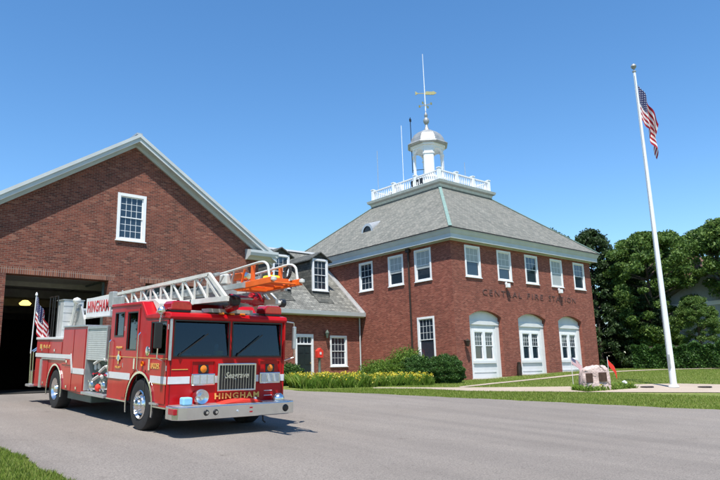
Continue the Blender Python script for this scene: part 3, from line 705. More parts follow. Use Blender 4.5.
q = MB(); q.box(25.1, 25.22, YL-.12, YL, 4.18, 4.24).lathe([(0, -.3), (.06, -.28), (.11, -.05), (.13, 0), (.13, .05), (.06, .18), (0, .25)], (25.16, YL-.22, 4.3), n=8); q.build('wall_lantern', M['steel_pole'], link)
# roof slab, gutter
def zl(y): return 5.62+.89*(y-32.0)
q = MB(); sl_ = math.hypot(5.4, 5.4*.89)
for x0, x1, w_ in ((X0_-.1, X1_, 0),):
    q.face([(x0, 32.0, zl(32)), (x1, 32.0, zl(32)), (x1, 37.4, zl(37.4)), (x0, 37.4, zl(37.4))], [(0, 0), (x1-x0, 0), (x1-x0, sl_), (0, sl_)])
    q.face([(x1, 42.8, zl(32)), (x0, 42.8, zl(32)), (x0, 37.4, zl(37.4)), (x1, 37.4, zl(37.4))], [(0, 0), (x1-x0, 0), (x1-x0, sl_), (0, sl_)])
    q.face([(x0, 32.0, zl(32)-.06), (x0, 42.8, zl(32)-.06), (x1, 42.8, zl(32)-.06), (x1, 32.0, zl(32)-.06)])
q.build('roof', M['shingle'], link)
q = MB(); q.prism([(31.93, 5.42), (32.12, 5.36), (32.48, 5.38), (32.48, 5.5), (32.0, 5.56), (31.98, 5.66), (31.9, 5.66)], 'x', X0_-.1, X1_-.02); q.build('gutter', M['trim'], link)
q = MB(); q.bar((X1_-.05, 32.0, zl(32)+.05), (X1_-.05, 37.4, zl(37.4)+.05), .1, .08); q.bar((X1_-.2, 32.0, zl(32)+.02), (X1_-.2, 37.4, zl(37.4)+.02), .3, .02); q.build('step_flashing', M['lead'], link)
q = MB(); q.bar((X0_, 37.4, zl(37.4)+.05), (X1_-.1, 37.4, zl(37.4)+.05), .3, .12); q.build('ridge_cap', M['white'], link)
q = MB(); q.tube((27.96, YL-.1, 5.4), (27.96, YL-.1, 1.3), .045, 8); q.build('downspout', M['trim'], link)
def dormer(xc):
    w2 = .74; yf = 33.45; ze = 9.22; zp = 9.66; zb = zl(yf)
    d = MB(); yb = 32.0+(ze-5.62)/.89
    for s_ in (-1, 1):
        x = xc+s_*w2; pts = [(x, yf, zb-.05), (x, yf, ze), (x, yb, ze)]; pts = pts if s_ > 0 else pts[::-1]
        d.face(pts, [(p_[1], p_[2]) for p_ in pts])
    d.face([(xc-w2, yf, zb-.05), (xc+w2, yf, zb-.05), (xc+w2, yf, ze), (xc, yf, zp-.05), (xc-w2, yf, ze)])
    do = d.build('dormer', M['dshingle'], link)
    r_ = MB(); ov = .2
    for s_ in (-1, 1):
        e0 = (xc+s_*(w2+ov), yf-.22, ze-.1); e1 = (xc+s_*(w2+ov), yb+.3, ze-.1); p0 = (xc, yf-.22, zp+.04); p1 = (xc, 32+(zp-5.62)/.89, zp+.04)
        f_ = [e0, p0, p1, e1]; f_ = f_ if s_ < 0 else f_[::-1]; L_ = 3
        r_.face(f_, [(p_[1], p_[0]) for p_ in f_]); g_ = [(a, b, c-.07) for a, b, c in f_][::-1]; r_.face(g_)
        r_.face([e0, (e0[0], e0[1], e0[2]-.07), (p0[0], p0[1], p0[2]-.07), p0]); r_.face([e0, e1, (e1[0], e1[1], e1[2]-.07), (e0[0], e0[1], e0[2]-.07)])
    ro = r_.build('dormer_roof', M['dshingle'], link); ro.parent = do
    wn = window(link, (xc-.62, yf-.11, 7.12), '-y', 1.24, 2.1, 3, 2)
    ap = MB(); ap.prism([(yf-.16, zl(yf-.16)+.01), (yf-.02, zl(yf)+.02), (yf-.02, 7.1), (yf-.1, 7.1)], 'x', xc-w2, xc+w2)
    ap.prism([(yf-.75, zl(yf-.75)+.015), (yf-.1, zl(yf-.1)+.015), (yf-.1, zl(yf-.1)+.05), (yf-.75, zl(yf-.75)+.05)], 'x', xc-.62, xc+.62)
    a_ = ap.build('dormer_apron', M['dshingle'], link); a_.parent = do
dormer(25.5); dormer(22.45); dormer(19.4)

# ------------------------------------------------------------------ garage with the big gable
gar = empty('garage_building', (9.9, 25.5, 1.34)); tag(gar, 'wide brown brick gabled garage with open bay door behind the fire engine', 'garage')
GX0, GX1, GY, GA = 3.9, 15.9, 25.5, 9.9
def gtop(x): return 11.33-.664*abs(x-GA)
d1 = rect(5.43, 9.06, .9, 5.58); d2 = rect(10.55, 14.2, .9, 5.58); gw = rect(9.36, 10.35, 7.36, 9.12)
mb = MB(); wall(mb, bps(GX0, GX1, GA, 5.43, 9.06, 10.55, 14.2, 9.36, 10.35), K(.9), gtop, [d1, d2, gw], lambda a, z, n: (a, GY+n, z), .4); mb.build('front_wall', M['brick_gar'], gar)
# brick lintel: soldier course set proud by 4 mm
LM = course('brick_lintel', [(0, (.11, .04, .028)), (.5, (.19, .065, .04)), (1, (.27, .105, .062))], (.26, .2, .165), .0765, .24, .009, offset=0)
for xa, xb in ((5.2, 9.3), (10.32, 14.43)): MB().box(xa, xb, GY-.005, GY-.0005, 5.585, 5.83).build('lintel', LM, gar)
MB().box(GX0, GX0+.4, GY+.4, 46, .9, 7.2).build('side_wall', M['brick_gar'], gar); MB().box(GX1-.4, GX1, GY+.4, 46, .9, 7.2).build('side_wall', M['brick_gar'], gar)
mb = MB(); wall(mb, bps(GX0, GX1, GA), K(.9), gtop, [], lambda a, z, n: (a, 46+.4-n, z), .4); mb.build('rear_wall', M['brick_gar'], gar)
window(gar, (9.26, GY, 7.26), '-y', 1.19, 1.95, 4, 3)
# interior room
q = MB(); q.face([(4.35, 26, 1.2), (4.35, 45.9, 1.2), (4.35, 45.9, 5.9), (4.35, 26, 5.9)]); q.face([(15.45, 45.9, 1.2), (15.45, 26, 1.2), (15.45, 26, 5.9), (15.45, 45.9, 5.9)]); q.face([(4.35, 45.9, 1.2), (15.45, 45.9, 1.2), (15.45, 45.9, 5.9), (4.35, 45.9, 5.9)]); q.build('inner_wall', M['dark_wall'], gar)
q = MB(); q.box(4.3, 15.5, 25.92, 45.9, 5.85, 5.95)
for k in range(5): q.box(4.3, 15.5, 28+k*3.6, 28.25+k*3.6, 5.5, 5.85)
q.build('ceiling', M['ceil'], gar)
# rolled-up door and tracks inside each bay
for a, b in ((5.43, 9.06), (10.55, 14.2)):
    for x in (a, b-.08):
        q = MB(); q.box(x, x+.08, GY+.42, GY+.5, 1.34, 5.66).bar((x+.04, GY+.45, 5.6), (x+.04, GY+4.5, 5.7), .06, .06); q.build('door_track', M['greengrey'], gar)
q = MB(); q.box(5.5, 9.0, GY+.6, GY+4.4, 5.68, 5.73); q.build('raised_door', M['ladderg'], gar)
q = MB(); q.box(10.56, 14.19, GY+.42, GY+.47, 1.36, 5.57)
for i in range(1, 6): q.box(10.56, 14.19, GY+.405, GY+.42, 1.36+i*.7, 1.38+i*.7)
q.build('bay_door', M['doorblk'], gar)
ml, nl, bl = nodes('lamp_glow'); bl.inputs['Emission Color'].default_value = (1, .75, .2, 1); bl.inputs['Emission Strength'].default_value = 1.4; bl.inputs['Base Color'].default_value = (.8, .6, .2, 1)
q = MB(); q.lathe([(0, -.1), (.22, -.08), (.27, 0), (.12, .14), (0, .16)], (8.05, 33.5, 5.45), n=14); q.build('hanging_lamp', ml, gar, smooth=True)
q = MB(); q.tube((8.05, 33.5, 5.58), (8.05, 33.5, 5.85), .015, 6); q.build('lamp_cord', M['black'], gar)
# roof planes
q = MB(); ov = 6.75
for s_ in (-1, 1):
    L_ = math.hypot(ov, ov*.664)
    f_ = [(GA, 25.14, 11.72), (GA+s_*ov, 25.14, 11.72-.664*ov), (GA+s_*ov, 46.8, 11.72-.664*ov), (GA, 46.8, 11.72)]; u_ = [(0, L_), (0, 0), (21.6, 0), (21.6, L_)]
    if s_ > 0: f_ = f_[::-1]; u_ = u_[::-1]
    q.face(f_[::-1], u_[::-1]); q.face([(a, b, c-.05) for a, b, c in f_])
q.build('roof', M['roof_dark'], gar)
q = MB()                                                                # rake boards: fascia, crown strip, soffit
for s_ in (-1, 1):
    for (y0, y1, za, zb) in ((25.08, 25.14, 11.40, 11.71), (25.03, 25.08, 11.58, 11.73), (25.14, 25.499, 11.42, 11.47), (25.40, 25.496, 11.26, 11.42)):
        pts = [(GA, za), (GA+s_*ov, za-.664*ov), (GA+s_*ov, zb-.664*ov), (GA, zb)]
        q.prism(pts, 'y', y0, y1)
q.build('rake_board', M['trim'], gar)
for s_ in (-1, 1):
    q = MB(); xa, xb = GA+s_*5.3, GA+s_*6.8; zt = 11.68-.664*6.75
    q.prism([(25.05, zt-.05), (25.0, zt+.08), (25.0, zt+.2), (25.5, zt+.3), (25.5, zt-.2), (25.32, zt-.2), (25.22, zt-.12)], 'x', min(xa, xb), max(xa, xb))
    q.build('cornice_return', M['trim'], gar)
    q = MB(); x_ = GA+s_*6.0; q.prism([(x_, zt-.3), (GA+s_*6.6, zt-.2), (GA+s_*6.9, zt+.1), (GA+s_*6.9, zt+.22), (x_, zt+.3)] , 'y', 25.5, 46.8); q.build('eave_box', M['trim'], gar)
q = MB(); q.box(GA-.12, GA+.12, 25.1, 46.8, 11.7, 11.78); q.build('ridge_cap', M['lead'], gar)

# ------------------------------------------------------------------ fire engine with aerial ladder
SL = math.atan2(.36, 6.02)
tr = empty('fire_truck', (5.52, 13.46, .64), (SL, 0, 0)); OFF[tr.name] = Vector((0, 0, 0))
tag(tr, 'red ladder fire engine with white stripe, chrome bumper and white ladder on its roof', 'fire truck')
W_ = 2.7; SF, SR = -1.27, 1.88          # width, cab front and cab rear (local x = across, y = along, z = up)
def sub(mb, name, mat, par, **k):
    o_ = mb.build(name, mat, None, **k); o_.parent = par; return o_
def arch(y0, r, h, base):
    return lambda y: max(base, h+math.sqrt(max(0, r*r-(y-y0)**2)) if abs(y-y0) < r else base)
side_n = lambda x0, sgn: (lambda a, z, n: (x0+sgn*n, a if sgn < 0 else -a, z))
# side wall mapping: left (seen) side: n inward = +x ; a = -y so that faces wind outwards
SP = lambda a, z, n: (0+n, -a, z)
SPR = lambda a, z, n: (W_-n, a, z)
def roofh(y): return 2.6 if y > .15 else (2.6-(.15-y)/.29*.30 if y > -.14 else 2.30)
af = arch(0, .68, .50, .56)
cw = [(1.10, 1.62, 1.94, 2.45), (.32, .87, 1.64, 2.44), (-1.14, -.42, 1.57, 2.2)]
def cabside(P, sg, nm):
    f = (lambda a: -a) if sg < 0 else (lambda a: a)
    hs = [rect(min(f(a), f(b)), max(f(a), f(b)), c, d) for a, b, c, d in cw]
    xs = [f(SF), f(SR), f(.15), f(-.14), f(.68), f(-.68)]+[f(q_) for q_ in np.linspace(-.66, .66, 19)]
    for h in hs: xs += [h[0], h[1]]
    m_ = MB(); wall(m_, bps(*xs), lambda a: af(f(a)), lambda a: roofh(f(a)), hs, P, .05)
    return m_.build(nm, M['red'], tr, bevel=.012)
cs1 = cabside(SP, -1, 'cab_side'); cs2 = cabside(SPR, 1, 'cab_side')
# front of the cab with the two-pane windscreen opening
m_ = MB(); fx = [0.05, W_-.05, .10, 1.31, 1.39, 2.60]
wall(m_, bps(*fx), K(.56), K(2.3), [rect(.10, 1.31, 1.53, 2.23), rect(1.39, 2.60, 1.53, 2.23)], lambda a, z, n: (a, SF+n, z), .06)
cfr = m_.build('cab_front', M['red'], tr, bevel=.01)
m_ = MB(); m_.box(.05, W_-.05, SR-.05, SR, .56, 2.6); m_.build('cab_rear', M['red'], tr)
q = MB(); q.prism([(SF-.035, 2.255), (SF-.06, 2.30), (SF-.03, 2.375), (SF+.12, 2.40), (-.16, 2.37), (.13, 2.66), (SR, 2.66), (SR, 2.59), (.17, 2.59), (-.12, 2.29), (SF+.06, 2.26)], 'x', -.02, W_+.02)
q.build('cab_roof', M['red'], tr, bevel=.02, segs=3)
MB().box(.15, W_-.15, -.95, -.2, 2.39, 2.46).build('roof_plate', M['alu'], tr, bevel=.02)
q = MB(); q.prism([(-.18, 2.40), (-.2, 2.62), (.05, 2.72), (.9, 2.72), (.9, 2.67), (.13, 2.67)], 'x', .22, .72); q.build('roof_fairing', M['ladderw'], tr, bevel=.01)
# glass and chrome surround
for a, b in ((.10, 1.31), (1.39, 2.60)):
    g_ = MB().prism([(SF+.003, 1.53), (SF+.009, 1.53), (SF+.095, 2.23), (SF+.089, 2.23)], 'x', a, b).build('windscreen', M['cglass'], tr)
    q = MB()
    for r_ in ((a-.015, a+.012, 1.515, 2.245), (b-.012, b+.015, 1.515, 2.245)): q.box(r_[0], r_[1], SF-.012, SF+.012, r_[2], r_[3])
    q.box(a+.012, b-.012, SF-.012, SF+.012, 1.515, 1.542).box(a+.012, b-.012, SF-.012, SF+.012, 2.218, 2.245); sub(q, 'window_trim', M['black'], g_)
    q = MB(); q.bar((a+.15, SF-.02, 1.58), (a+.72, SF-.02, 1.98), .014, .02).bar((a+.1, SF-.03, 1.53), (a+.15, SF-.02, 1.6), .03, .02); sub(q, 'wiper', M['black'], g_)
MB().box(.0, .05, SF-.03, SF+.03, 1.45, 2.26).build('corner_trim', M['alu'], tr, bevel=.01)
MB().box(W_-.05, W_, SF-.03, SF+.03, 1.45, 2.26).build('corner_trim', M['red'], tr, bevel=.01)
for x in (.028, W_-.034):
    for a, b, c, d in cw:
        g_ = MB().box(x, x+.006, a, b, c, d).build('side_window', M['cglass'], tr)
        q = MB(); xx0, xx1 = (-.008, .014) if x < 1 else (W_-.014, W_+.008)
        q.box(xx0, xx1, a-.02, a+.01, c-.02, d+.02).box(xx0, xx1, b-.01, b+.02, c-.02, d+.02).box(xx0, xx1, a+.01, b-.01, c-.02, c+.01).box(xx0, xx1, a+.01, b-.01, d-.01, d+.02); sub(q, 'window_trim', M['black'], g_)
# cab interior
q = MB(); q.box(.06, W_-.06, SF+.06, SR-.06, .95, 1.0); q.build('cab_floor', M['inner'], tr)
q = MB(); q.prism([(SF+.07, 1.0), (SF+.07, 1.5), (SF+.32, 1.53), (SF+.5, 1.42), (SF+.45, 1.0)], 'x', .06, W_-.06); dash = q.build('dashboard', M['inner'], tr, bevel=.02)
MB().box(.06, W_-.06, .5, .56, 1.0, 2.5).build('partition', M['inner'], tr)
MB().box(.06, W_-.06, SF+.07, .5, 2.24, 2.28).build('headlining', M['inner'], tr)
for x in (.45, 2.0):
    q = MB(); q.box(x-.24, x+.24, -.55, -.05, 1.2, 1.36).box(x-.22, x+.22, -.1, .06, 1.36, 2.0).box(x-.13, x+.13, -.08, .04, 2.02, 2.2); q.build('seat', M['inner'], tr, bevel=.03)
q = MB(); N = 20
for i in range(N):
    f_ = lambda t: (2.05+.21*math.cos(t), -.72+.07*math.sin(t), 1.56+.2*math.sin(t)); q.tube(f_(2*math.pi*i/N), f_(2*math.pi*(i+1)/N), .014, 6)
q.build('steering_wheel', M['black'], tr)
for (x0, x1, y0, y1, z0, z1, mt) in ((.13, .3, -1.16, -1.02, 1.53, 1.61, 'teal'), (.36, .56, -1.14, -1.0, 1.53, 1.58, 'hose'), (.62, .78, -1.15, -1.03, 1.53, 1.57, 'alu'), (.86, 1.0, -1.13, -1.0, 1.53, 1.575, 'hose'), (1.1, 1.27, -1.14, -1.02, 1.53, 1.64, 'yellow'), (1.12, 1.2, -1.05, -1.0, 1.62, 1.78, 'blue')):
    MB().box(x0, x1, y0, y1, z0, z1).build('dash_item', M[mt], tr, bevel=.02)
# doors: thin proud panels with hinges and handles, on both sides
for P, sg in ((SP, -1), (SPR, 1)):
    f = (lambda a: -a) if sg < 0 else (lambda a: a)
    for (a, b, zb_, zt_, win) in ((-1.22, -.22, .64, 2.24, (-1.16, -.40, 1.55, 2.22)), (.22, 1.0, 1.0, 2.52, (.30, .89, 1.62, 2.46))):
        xs = [f(a), f(b), f(win[0]), f(win[1])]+[f(q_) for q_ in np.linspace(-.8, .8, 25) if a < q_ < b]
        m_ = MB(); Pp = (lambda A_, z, n: P(A_, z, n-.012))
        ab = arch(0, .78, .50, .62)
        wall(m_, bps(*xs), lambda A_: ab(f(A_)), K(zt_), [rect(min(f(win[0]), f(win[1])), max(f(win[0]), f(win[1])), win[2], win[3])], Pp, .0115)
        do_ = m_.build('cab_door', M['red'], tr)
        q = MB(); xg = (-.007, -.0005) if sg < 0 else (W_+.0005, W_+.007)
        q.box(*xg, a-.014, a, zb_, zt_).box(*xg, b, b+.014, 1.25 if a > 0 else zb_, zt_).box(*xg, a-.014, b+.014, zt_, zt_+.014)
        if a < 0: q.box(*xg, a-.014, -.66, zb_-.014, zb_)
        sub(q, 'door_gap_line', M['black'], do_)  # black strips drawn as the dark gap round the cab door
        for hz2 in (1.3, 2.1): sub(MB().tube((xg[0] if sg < 0 else xg[1], (b if a > 0 else a)-.0, hz2-.05), (xg[0] if sg < 0 else xg[1], (b if a > 0 else a)-.0, hz2+.05), .014, 8), 'hinge', M['alu'], do_)
        X = -.03 if sg < 0 else W_+.03; hy = a+.78 if a < 0 else a+.12
        q = MB(); q.bar((X, hy, 1.28), (X, hy, 1.42), .03, .03).box(min(X, X-sg*.03), max(X, X-sg*.03), hy-.04, hy+.04, 1.24, 1.46); sub(q, 'handle', M['chrome'], do_)
# white side stripe, pieces between doors and arches
def sstripe(y0, y1, z0, z1, name='stripe', mat='stripe'):
    for x0, x1 in ((-.017, -.0125), (W_+.0125, W_+.017)):
        MB().box(x0, x1, y0, y1, z0, z1).build(name, M[mat], tr)
sstripe(SF+.01, -.50, 1.0, 1.14); sstripe(.56, SR, 1.0, 1.14)
sstripe(SF+.01, -.66, .985, .995, 'pinstripe', 'goldpaint'); 
for z in (1.475,): sstripe(SF+.01, SR, z, z+.012, 'pinstripe', 'goldpaint')
# arch trim and wheels
def arch_trim(y0, r, h):
    for x in (-.03, W_+.01):
        q = MB(); N = 20
        for i in range(N):
            a0, a1 = math.pi*(i/N*1.16-.08), math.pi*((i+1)/N*1.16-.08)
            P_ = lambda r_, t, xx: (xx, y0+r_*math.cos(t), h+r_*math.sin(t))
            for xx, rev in ((x, 0), (x+.02, 1)):
                pts = [P_(r-.02, a0, xx), P_(r+.028, a0, xx), P_(r+.028, a1, xx), P_(r-.02, a1, xx)]; q.face(pts if not rev else pts[::-1])
            q.face([P_(r+.03, a0, x), P_(r+.03, a0, x+.02), P_(r+.028, a1, x+.02), P_(r+.028, a1, x)]); q.face([P_(r-.02, a0, x+.02), P_(r-.02, a0, x), P_(r-.02, a1, x), P_(r-.02, a1, x+.02)])
        q.build('arch_trim', M['chrome'], tr)
arch_trim(0, .68, .5); arch_trim(5.86, .66, .52)
def wheel(x, y, out, rear):
    r, wd = .53, .31; c = (x, y, r); s_ = out
    q = MB(); q.lathe([(.29, s_*-.0), (.30, s_*.015), (.42, s_*.03), (.50, s_*.015), (r, s_*-.03), (r, s_*(-wd+.03)), (.50, -s_*wd), (.3, -s_*wd), (.29, -s_*(wd-.02)), (.29, 0)], c, axis='x', n=40)
    for i in range(40):                                                  # tread lugs
        t = 2*math.pi*i/40; q.box(x-s_*.04, x-s_*(wd-.04), y+math.cos(t)*(r+.002)-.02, y+math.cos(t)*(r+.002)+.02, r+math.sin(t)*(r+.002)-.02, r+math.sin(t)*(r+.002)+.02) if False else None
    wo = q.build('wheel', M['rubber'], tr, smooth=True)
    q = MB()
    if rear: q.lathe([(.295, s_*.02), (.27, s_*-.02), (.24, s_*-.06), (.2, s_*-.16), (.13, s_*-.165), (.12, s_*-.03), (.09, s_*.02), (.0, s_*.03)], c, axis='x', n=32)
    else: q.lathe([(.295, s_*.02), (.275, s_*.035), (.26, s_*-.0), (.235, s_*-.05), (.21, s_*-.02), (.17, s_*.04), (.12, s_*.055), (.11, s_*.09), (.07, s_*.115), (0, s_*.12)], c, axis='x', n=32)
    ri = sub(q, 'rim', M['chrome'], wo, smooth=True)
    q = MB()
    for i in range(10):
        t = 2*math.pi*i/10; rr = .165 if not rear else .155; xx = x+s_*(.045 if not rear else -.16)
        q = MB(); q.tube((xx-s_*.01, y+rr*math.cos(t), r+rr*math.sin(t)), (xx+s_*.035, y+rr*math.cos(t), r+rr*math.sin(t)), .016, 8); sub(q, 'lug_nut', M['chrome'], wo)
    for i in range(10):
        t = 2*math.pi*(i+.5)/10; rr = .22; xx = x+s_*(-.03 if not rear else -.09)
        q = MB(); q.tube((xx-s_*.005, y+rr*math.cos(t), r+rr*math.sin(t)), (xx+s_*.012, y+rr*math.cos(t), r+rr*math.sin(t)), .028, 10); sub(q, 'hand_hole', M['under'], wo)
wheel(.03, 0, -1, 0); wheel(W_-.03, 0, 1, 0); wheel(.03, 5.86, -1, 1); wheel(W_-.03, 5.86, 1, 1)
q = MB(); q.tube((.1, 0, .53), (W_-.1, 0, .53), .07, 10).tube((.1, 5.86, .53), (W_-.1, 5.86, .53), .11, 10).box(.75, .87, -1.1, 7.6, .62, .86).box(W_-.87, W_-.75, -1.1, 7.6, .62, .86).box(.4, W_-.4, -.9, 7.5, .86, .94).box(.9, 1.8, -.6, 1.6, .42, .85)
q.build('chassis', M['under'], tr)
for y0_, r_ in ((0, .67), (5.86, .65)):
    for x0, x1 in ((.05, .5), (W_-.5, W_-.05)):
        q = MB(); N = 14
        for i in range(N):
            a0, a1 = math.pi*i/N, math.pi*(i+1)/N; f_ = lambda t, x: (x, y0_+r_*math.cos(t), .5+r_*math.sin(t)); q.face([f_(a0, x0), f_(a1, x0), f_(a1, x1), f_(a0, x1)])
        xi = x1 if x0 < 1 else x0
        q.face([(xi, y0_-r_, .3), (xi, y0_+r_, .3), (xi, y0_+r_, 1.2), (xi, y0_-r_, 1.2)]); q.build('wheel_well', M['under'], tr)
# front fittings
q = MB(); q.box(1.08, 1.94, SF-.035, SF-.001, .85, 1.36); grl = q.build('grille', M['black'], tr)
q = MB(); q.box(1.06, 1.10, SF-.055, SF-.001, .83, 1.38).box(1.92, 1.96, SF-.055, SF-.001, .83, 1.38).box(1.10, 1.92, SF-.055, SF-.001, 1.345, 1.38).box(1.10, 1.92, SF-.055, SF-.001, .83, .862)
sub(q, 'grille_frame', M['chrome'], grl, bevel=.006)
q = MB()
for i in range(1, 13): x = 1.10+.82*i/13; q.box(x-.004, x+.004, SF-.048, SF-.03, .862, 1.345)
sub(q, 'grille_slat', M['chrome'], grl)
t_ = text('script_badge', 'Seagrave', .2, M['chrome'], tr, frame((1.5, SF-.056, 1.13), (1, 0, 0), (0, 0, 1)), width=.56, height=.16, extrude=.006, bold=.004, shear=.35)
for xc_ in (.75, 2.32):
    q = MB(); q.box(xc_-.26, xc_+.26, SF-.045, SF-.001, .955, 1.19); h_o = q.build('headlight', M['chrome'], tr, bevel=.02)
    for dx_ in (-.155, .0, .155):
        q = MB(); q.box(xc_+dx_-.068, xc_+dx_+.068, SF-.056, SF-.044, .99, 1.155); sub(q, 'lamp_lens', M['lens'], h_o, bevel=.012)
    q = MB(); q.box(xc_-.26, xc_-.245, SF-.02, SF-.001, 1.2, 1.44).box(xc_+.245, xc_+.26, SF-.02, SF-.001, 1.2, 1.44).box(xc_-.245, xc_+.245, SF-.02, SF-.001, 1.425, 1.44); q.build('lamp_bezel', M['red'], tr)
    q = MB(); q.box(xc_-.11, xc_+.11, SF-.03, SF-.001, 1.2, 1.36); ts = q.build('turn_signal', M['black'], tr, bevel=.01)
    q = MB(); q.lathe([(0, -.045), (.06, -.04), (.075, -.028), (.075, 0)], (xc_, SF, 1.28), axis='y', n=16); sub(q, 'signal_lens', M['amber'], ts, smooth=True)
for a, b in ((.01, .47), (1.01, 1.055), (1.965, 2.05), (2.59, W_-.005)): MB().box(a, b, SF-.006, SF-.001, 1.0, 1.14).build('stripe', M['stripe'], tr)
text('lettering', 'HINGHAM', .2, M['goldpaint'], tr, frame((1.55, SF-.012, .735), (1, 0, 0), (0, 0, 1)), width=1.04, height=.12, extrude=.005, bold=.006, spacing=1.25)
for xc_ in (.22, 2.45):
    q = MB(); 
    for i in range(3): q.box(xc_-.1+i*.07, xc_-.02+i*.07, SF-.006, SF-.001, 1.33-i*.012, 1.345-i*.012)
for x0, x1, z in ((.08, .42, 1.27), (2.2, 2.4, .80), (2.2, 2.4, .70)): MB().box(x0, x1, SF-.008, SF-.001, z, z+.014).build('pinstripe', M['goldpaint' if z > 1 else 'stripe'], tr)
for z in (1.50, .60): MB().box(.02, W_-.02, SF-.004, SF-.0005, z-.005, z+.005).build('panel_seam', M['black'], tr)
for x in (.06, W_-.06): MB().box(x-.004, x+.004, SF-.004, SF-.0005, .62, 1.48).build('panel_seam', M['black'], tr)
# bumper with rounded corners
q = MB(); poly = [(-.0, SF), (-.02, -1.6), (.05, -1.72), (.2, -1.78), (2.5, -1.78), (2.66, -1.72), (2.73, -1.6), (2.71, SF)]
q.prism(poly, 'z', .35, .60); bp_ = q.build('front_bumper', M['chrome'], tr, bevel=.015)
q = MB(); q.prism([(.04, SF-.002), (.04, -1.6), (.2, -1.73), (2.5, -1.73), (2.67, -1.6), (2.67, SF-.002)], 'z', .6, .606); sub(q, 'tread_plate', M['alu'], bp_)
for x, r_, mt in ((.60, .055, 'black'), (.80, .055, 'black'), (2.42, .07, 'black'), (1.28, .022, 'lens')):
    q = MB(); q.lathe([(0, -1.80), (r_*.75, -1.80), (r_, -1.79), (r_*1.15, -1.77)], (x, 0, .475), axis='y', n=18); sub(q, 'bumper_port', M[mt], bp_)
    if mt == 'black' and x < 1:
        q = MB(); q.lathe([(0, -1.805), (r_*.5, -1.804), (r_*.5, -1.79)], (x+.01, 0, .475), axis='y', n=12); sub(q, 'horn_bell', M['chrome'], bp_)
for z in (.43, .51): q = MB(); q.box(1.56, 1.62, -1.79, -1.78, z, z+.03); sub(q, 'marker_light', M['reddk'], bp_)
q = MB(); q.box(-.03, .06, -1.7, -1.45, .45, .56); sub(q, 'marker_light', M['reddk'], bp_, bevel=.01)
q = MB(); q.tube((1.98, -1.6, .36), (1.98, -1.62, .22), .015, 6).tube((1.98, -1.62, .23), (1.98, -1.7, .2), .015, 6); q.build('tow_hook', M['under'], tr)
q = MB(); q.lathe([(0, -.12), (.05, -.125), (.06, -.09), (.11, -.11), (.135, -.12), (.145, -.08), (.14, .0), (.10, .12), (0, .16)], (.62, SF-.17, .755), axis='y', n=24).box(.57, .67, SF-.2, SF-.12, .6, .64); q.build('siren', M['chrome'], tr, smooth=True)
q = MB(); q.box(.2, .4, SF-.33, SF-.15, .61, .76); q.build('hose_cap', M['blue'], tr, bevel=.03)
q = MB(); q.lathe([(.13, 0), (.135, .05), (.12, .1), (.06, .15), (0, .16)], (2.42, SF-.22, .606), n=20); q.build('bell', M['chrome'], tr, smooth=True)
q = MB(); q.prism([(1.0, .607), (1.95, .607), (1.85, .66), (1.5, .69), (1.2, .655)], 'y', SF-.4, SF-.08); q.build('hose_cover', M['redcloth'], tr, bevel=.02)
MB().tube((1.93, SF-.1, .606), (1.93, SF-.1, .69), .035, 10).build('outlet_cap', M['stripe'], tr)
# mirrors
for x, s_ in ((-.0, -1), (W_, 1)):
    q = MB(); q.path([(x, SF+.12, 2.3), (x+s_*.22, SF-.02, 2.26), (x+s_*.24, SF-.02, 1.5), (x, SF+.1, 1.42)], .014, 6); ar_ = q.build('mirror_arm', M['chrome'], tr)
    mw = .075 if s_ < 0 else .04
    q = MB(); q.box(x+s_*.24-mw, x+s_*.24+mw, SF-.05, SF+.02, 1.68, 2.18); sub(q, 'mirror_head', M['black' if s_ < 0 else 'alu'], ar_, bevel=.02)
    q = MB(); q.box(x+s_*.24-mw*.85, x+s_*.24+mw*.85, SF+.02, SF+.024, 1.70, 2.16); sub(q, 'mirror_glass', M['chrome'], ar_)
q = MB(); q.lathe([(0, -.09), (.05, -.085), (.085, -.05), (.09, 0), (.06, .06), (0, .08)], (-.06, SF+.28, 2.42), axis='y', n=18).box(-.075, -.045, SF+.25, SF+.31, 2.26, 2.36); q.build('spot_lamp', M['chrome'], tr, smooth=True)
q = MB(); q.lathe([(.0, 0), (.1, .02), (.12, .1), (.08, .16), (0, .18)], (-.04, -.3, 1.62), axis='x', n=14); q.build('round_mirror', M['chrome'], tr, smooth=True)
q = MB(); q.path([(-.04, SR-.12, 1.1), (-.06, SR-.12, 1.15), (-.06, SR-.12, 1.8), (-.02, SR-.12, 1.85)], .014, 6); q.build('grab_rail', M['chrome'], tr)
q = MB(); q.path([(-.02, .1, 1.2), (-.06, .1, 1.25), (-.06, .1, 1.95), (-.02, .1, 2.0)], .014, 6); q.build('grab_rail', M['chrome'], tr)
q = MB(); q.lathe([(0, .0), (.045, .005), (.05, -.02)][::-1], (-.02, -.1, 1.36), axis='x', n=12); q.build('marker_light', M['amber'], tr)
# roof beacons
for x0, x1 in ((.02, .48), (2.2, 2.64)):
    q = MB(); q.box(x0+.02, x1-.02, -1.2, -.85, 2.40, 2.44); bs_ = q.build('beacon', M['black'], tr)
    q = MB(); q.prism([(x0, 2.44), (x1, 2.44), (x1-.01, 2.56), (x1-.06, 2.62), (x0+.06, 2.62), (x0+.01, 2.56)], 'y', -1.22, -.84); sub(q, 'beacon_lens', M['reddk'], bs_, bevel=.02)
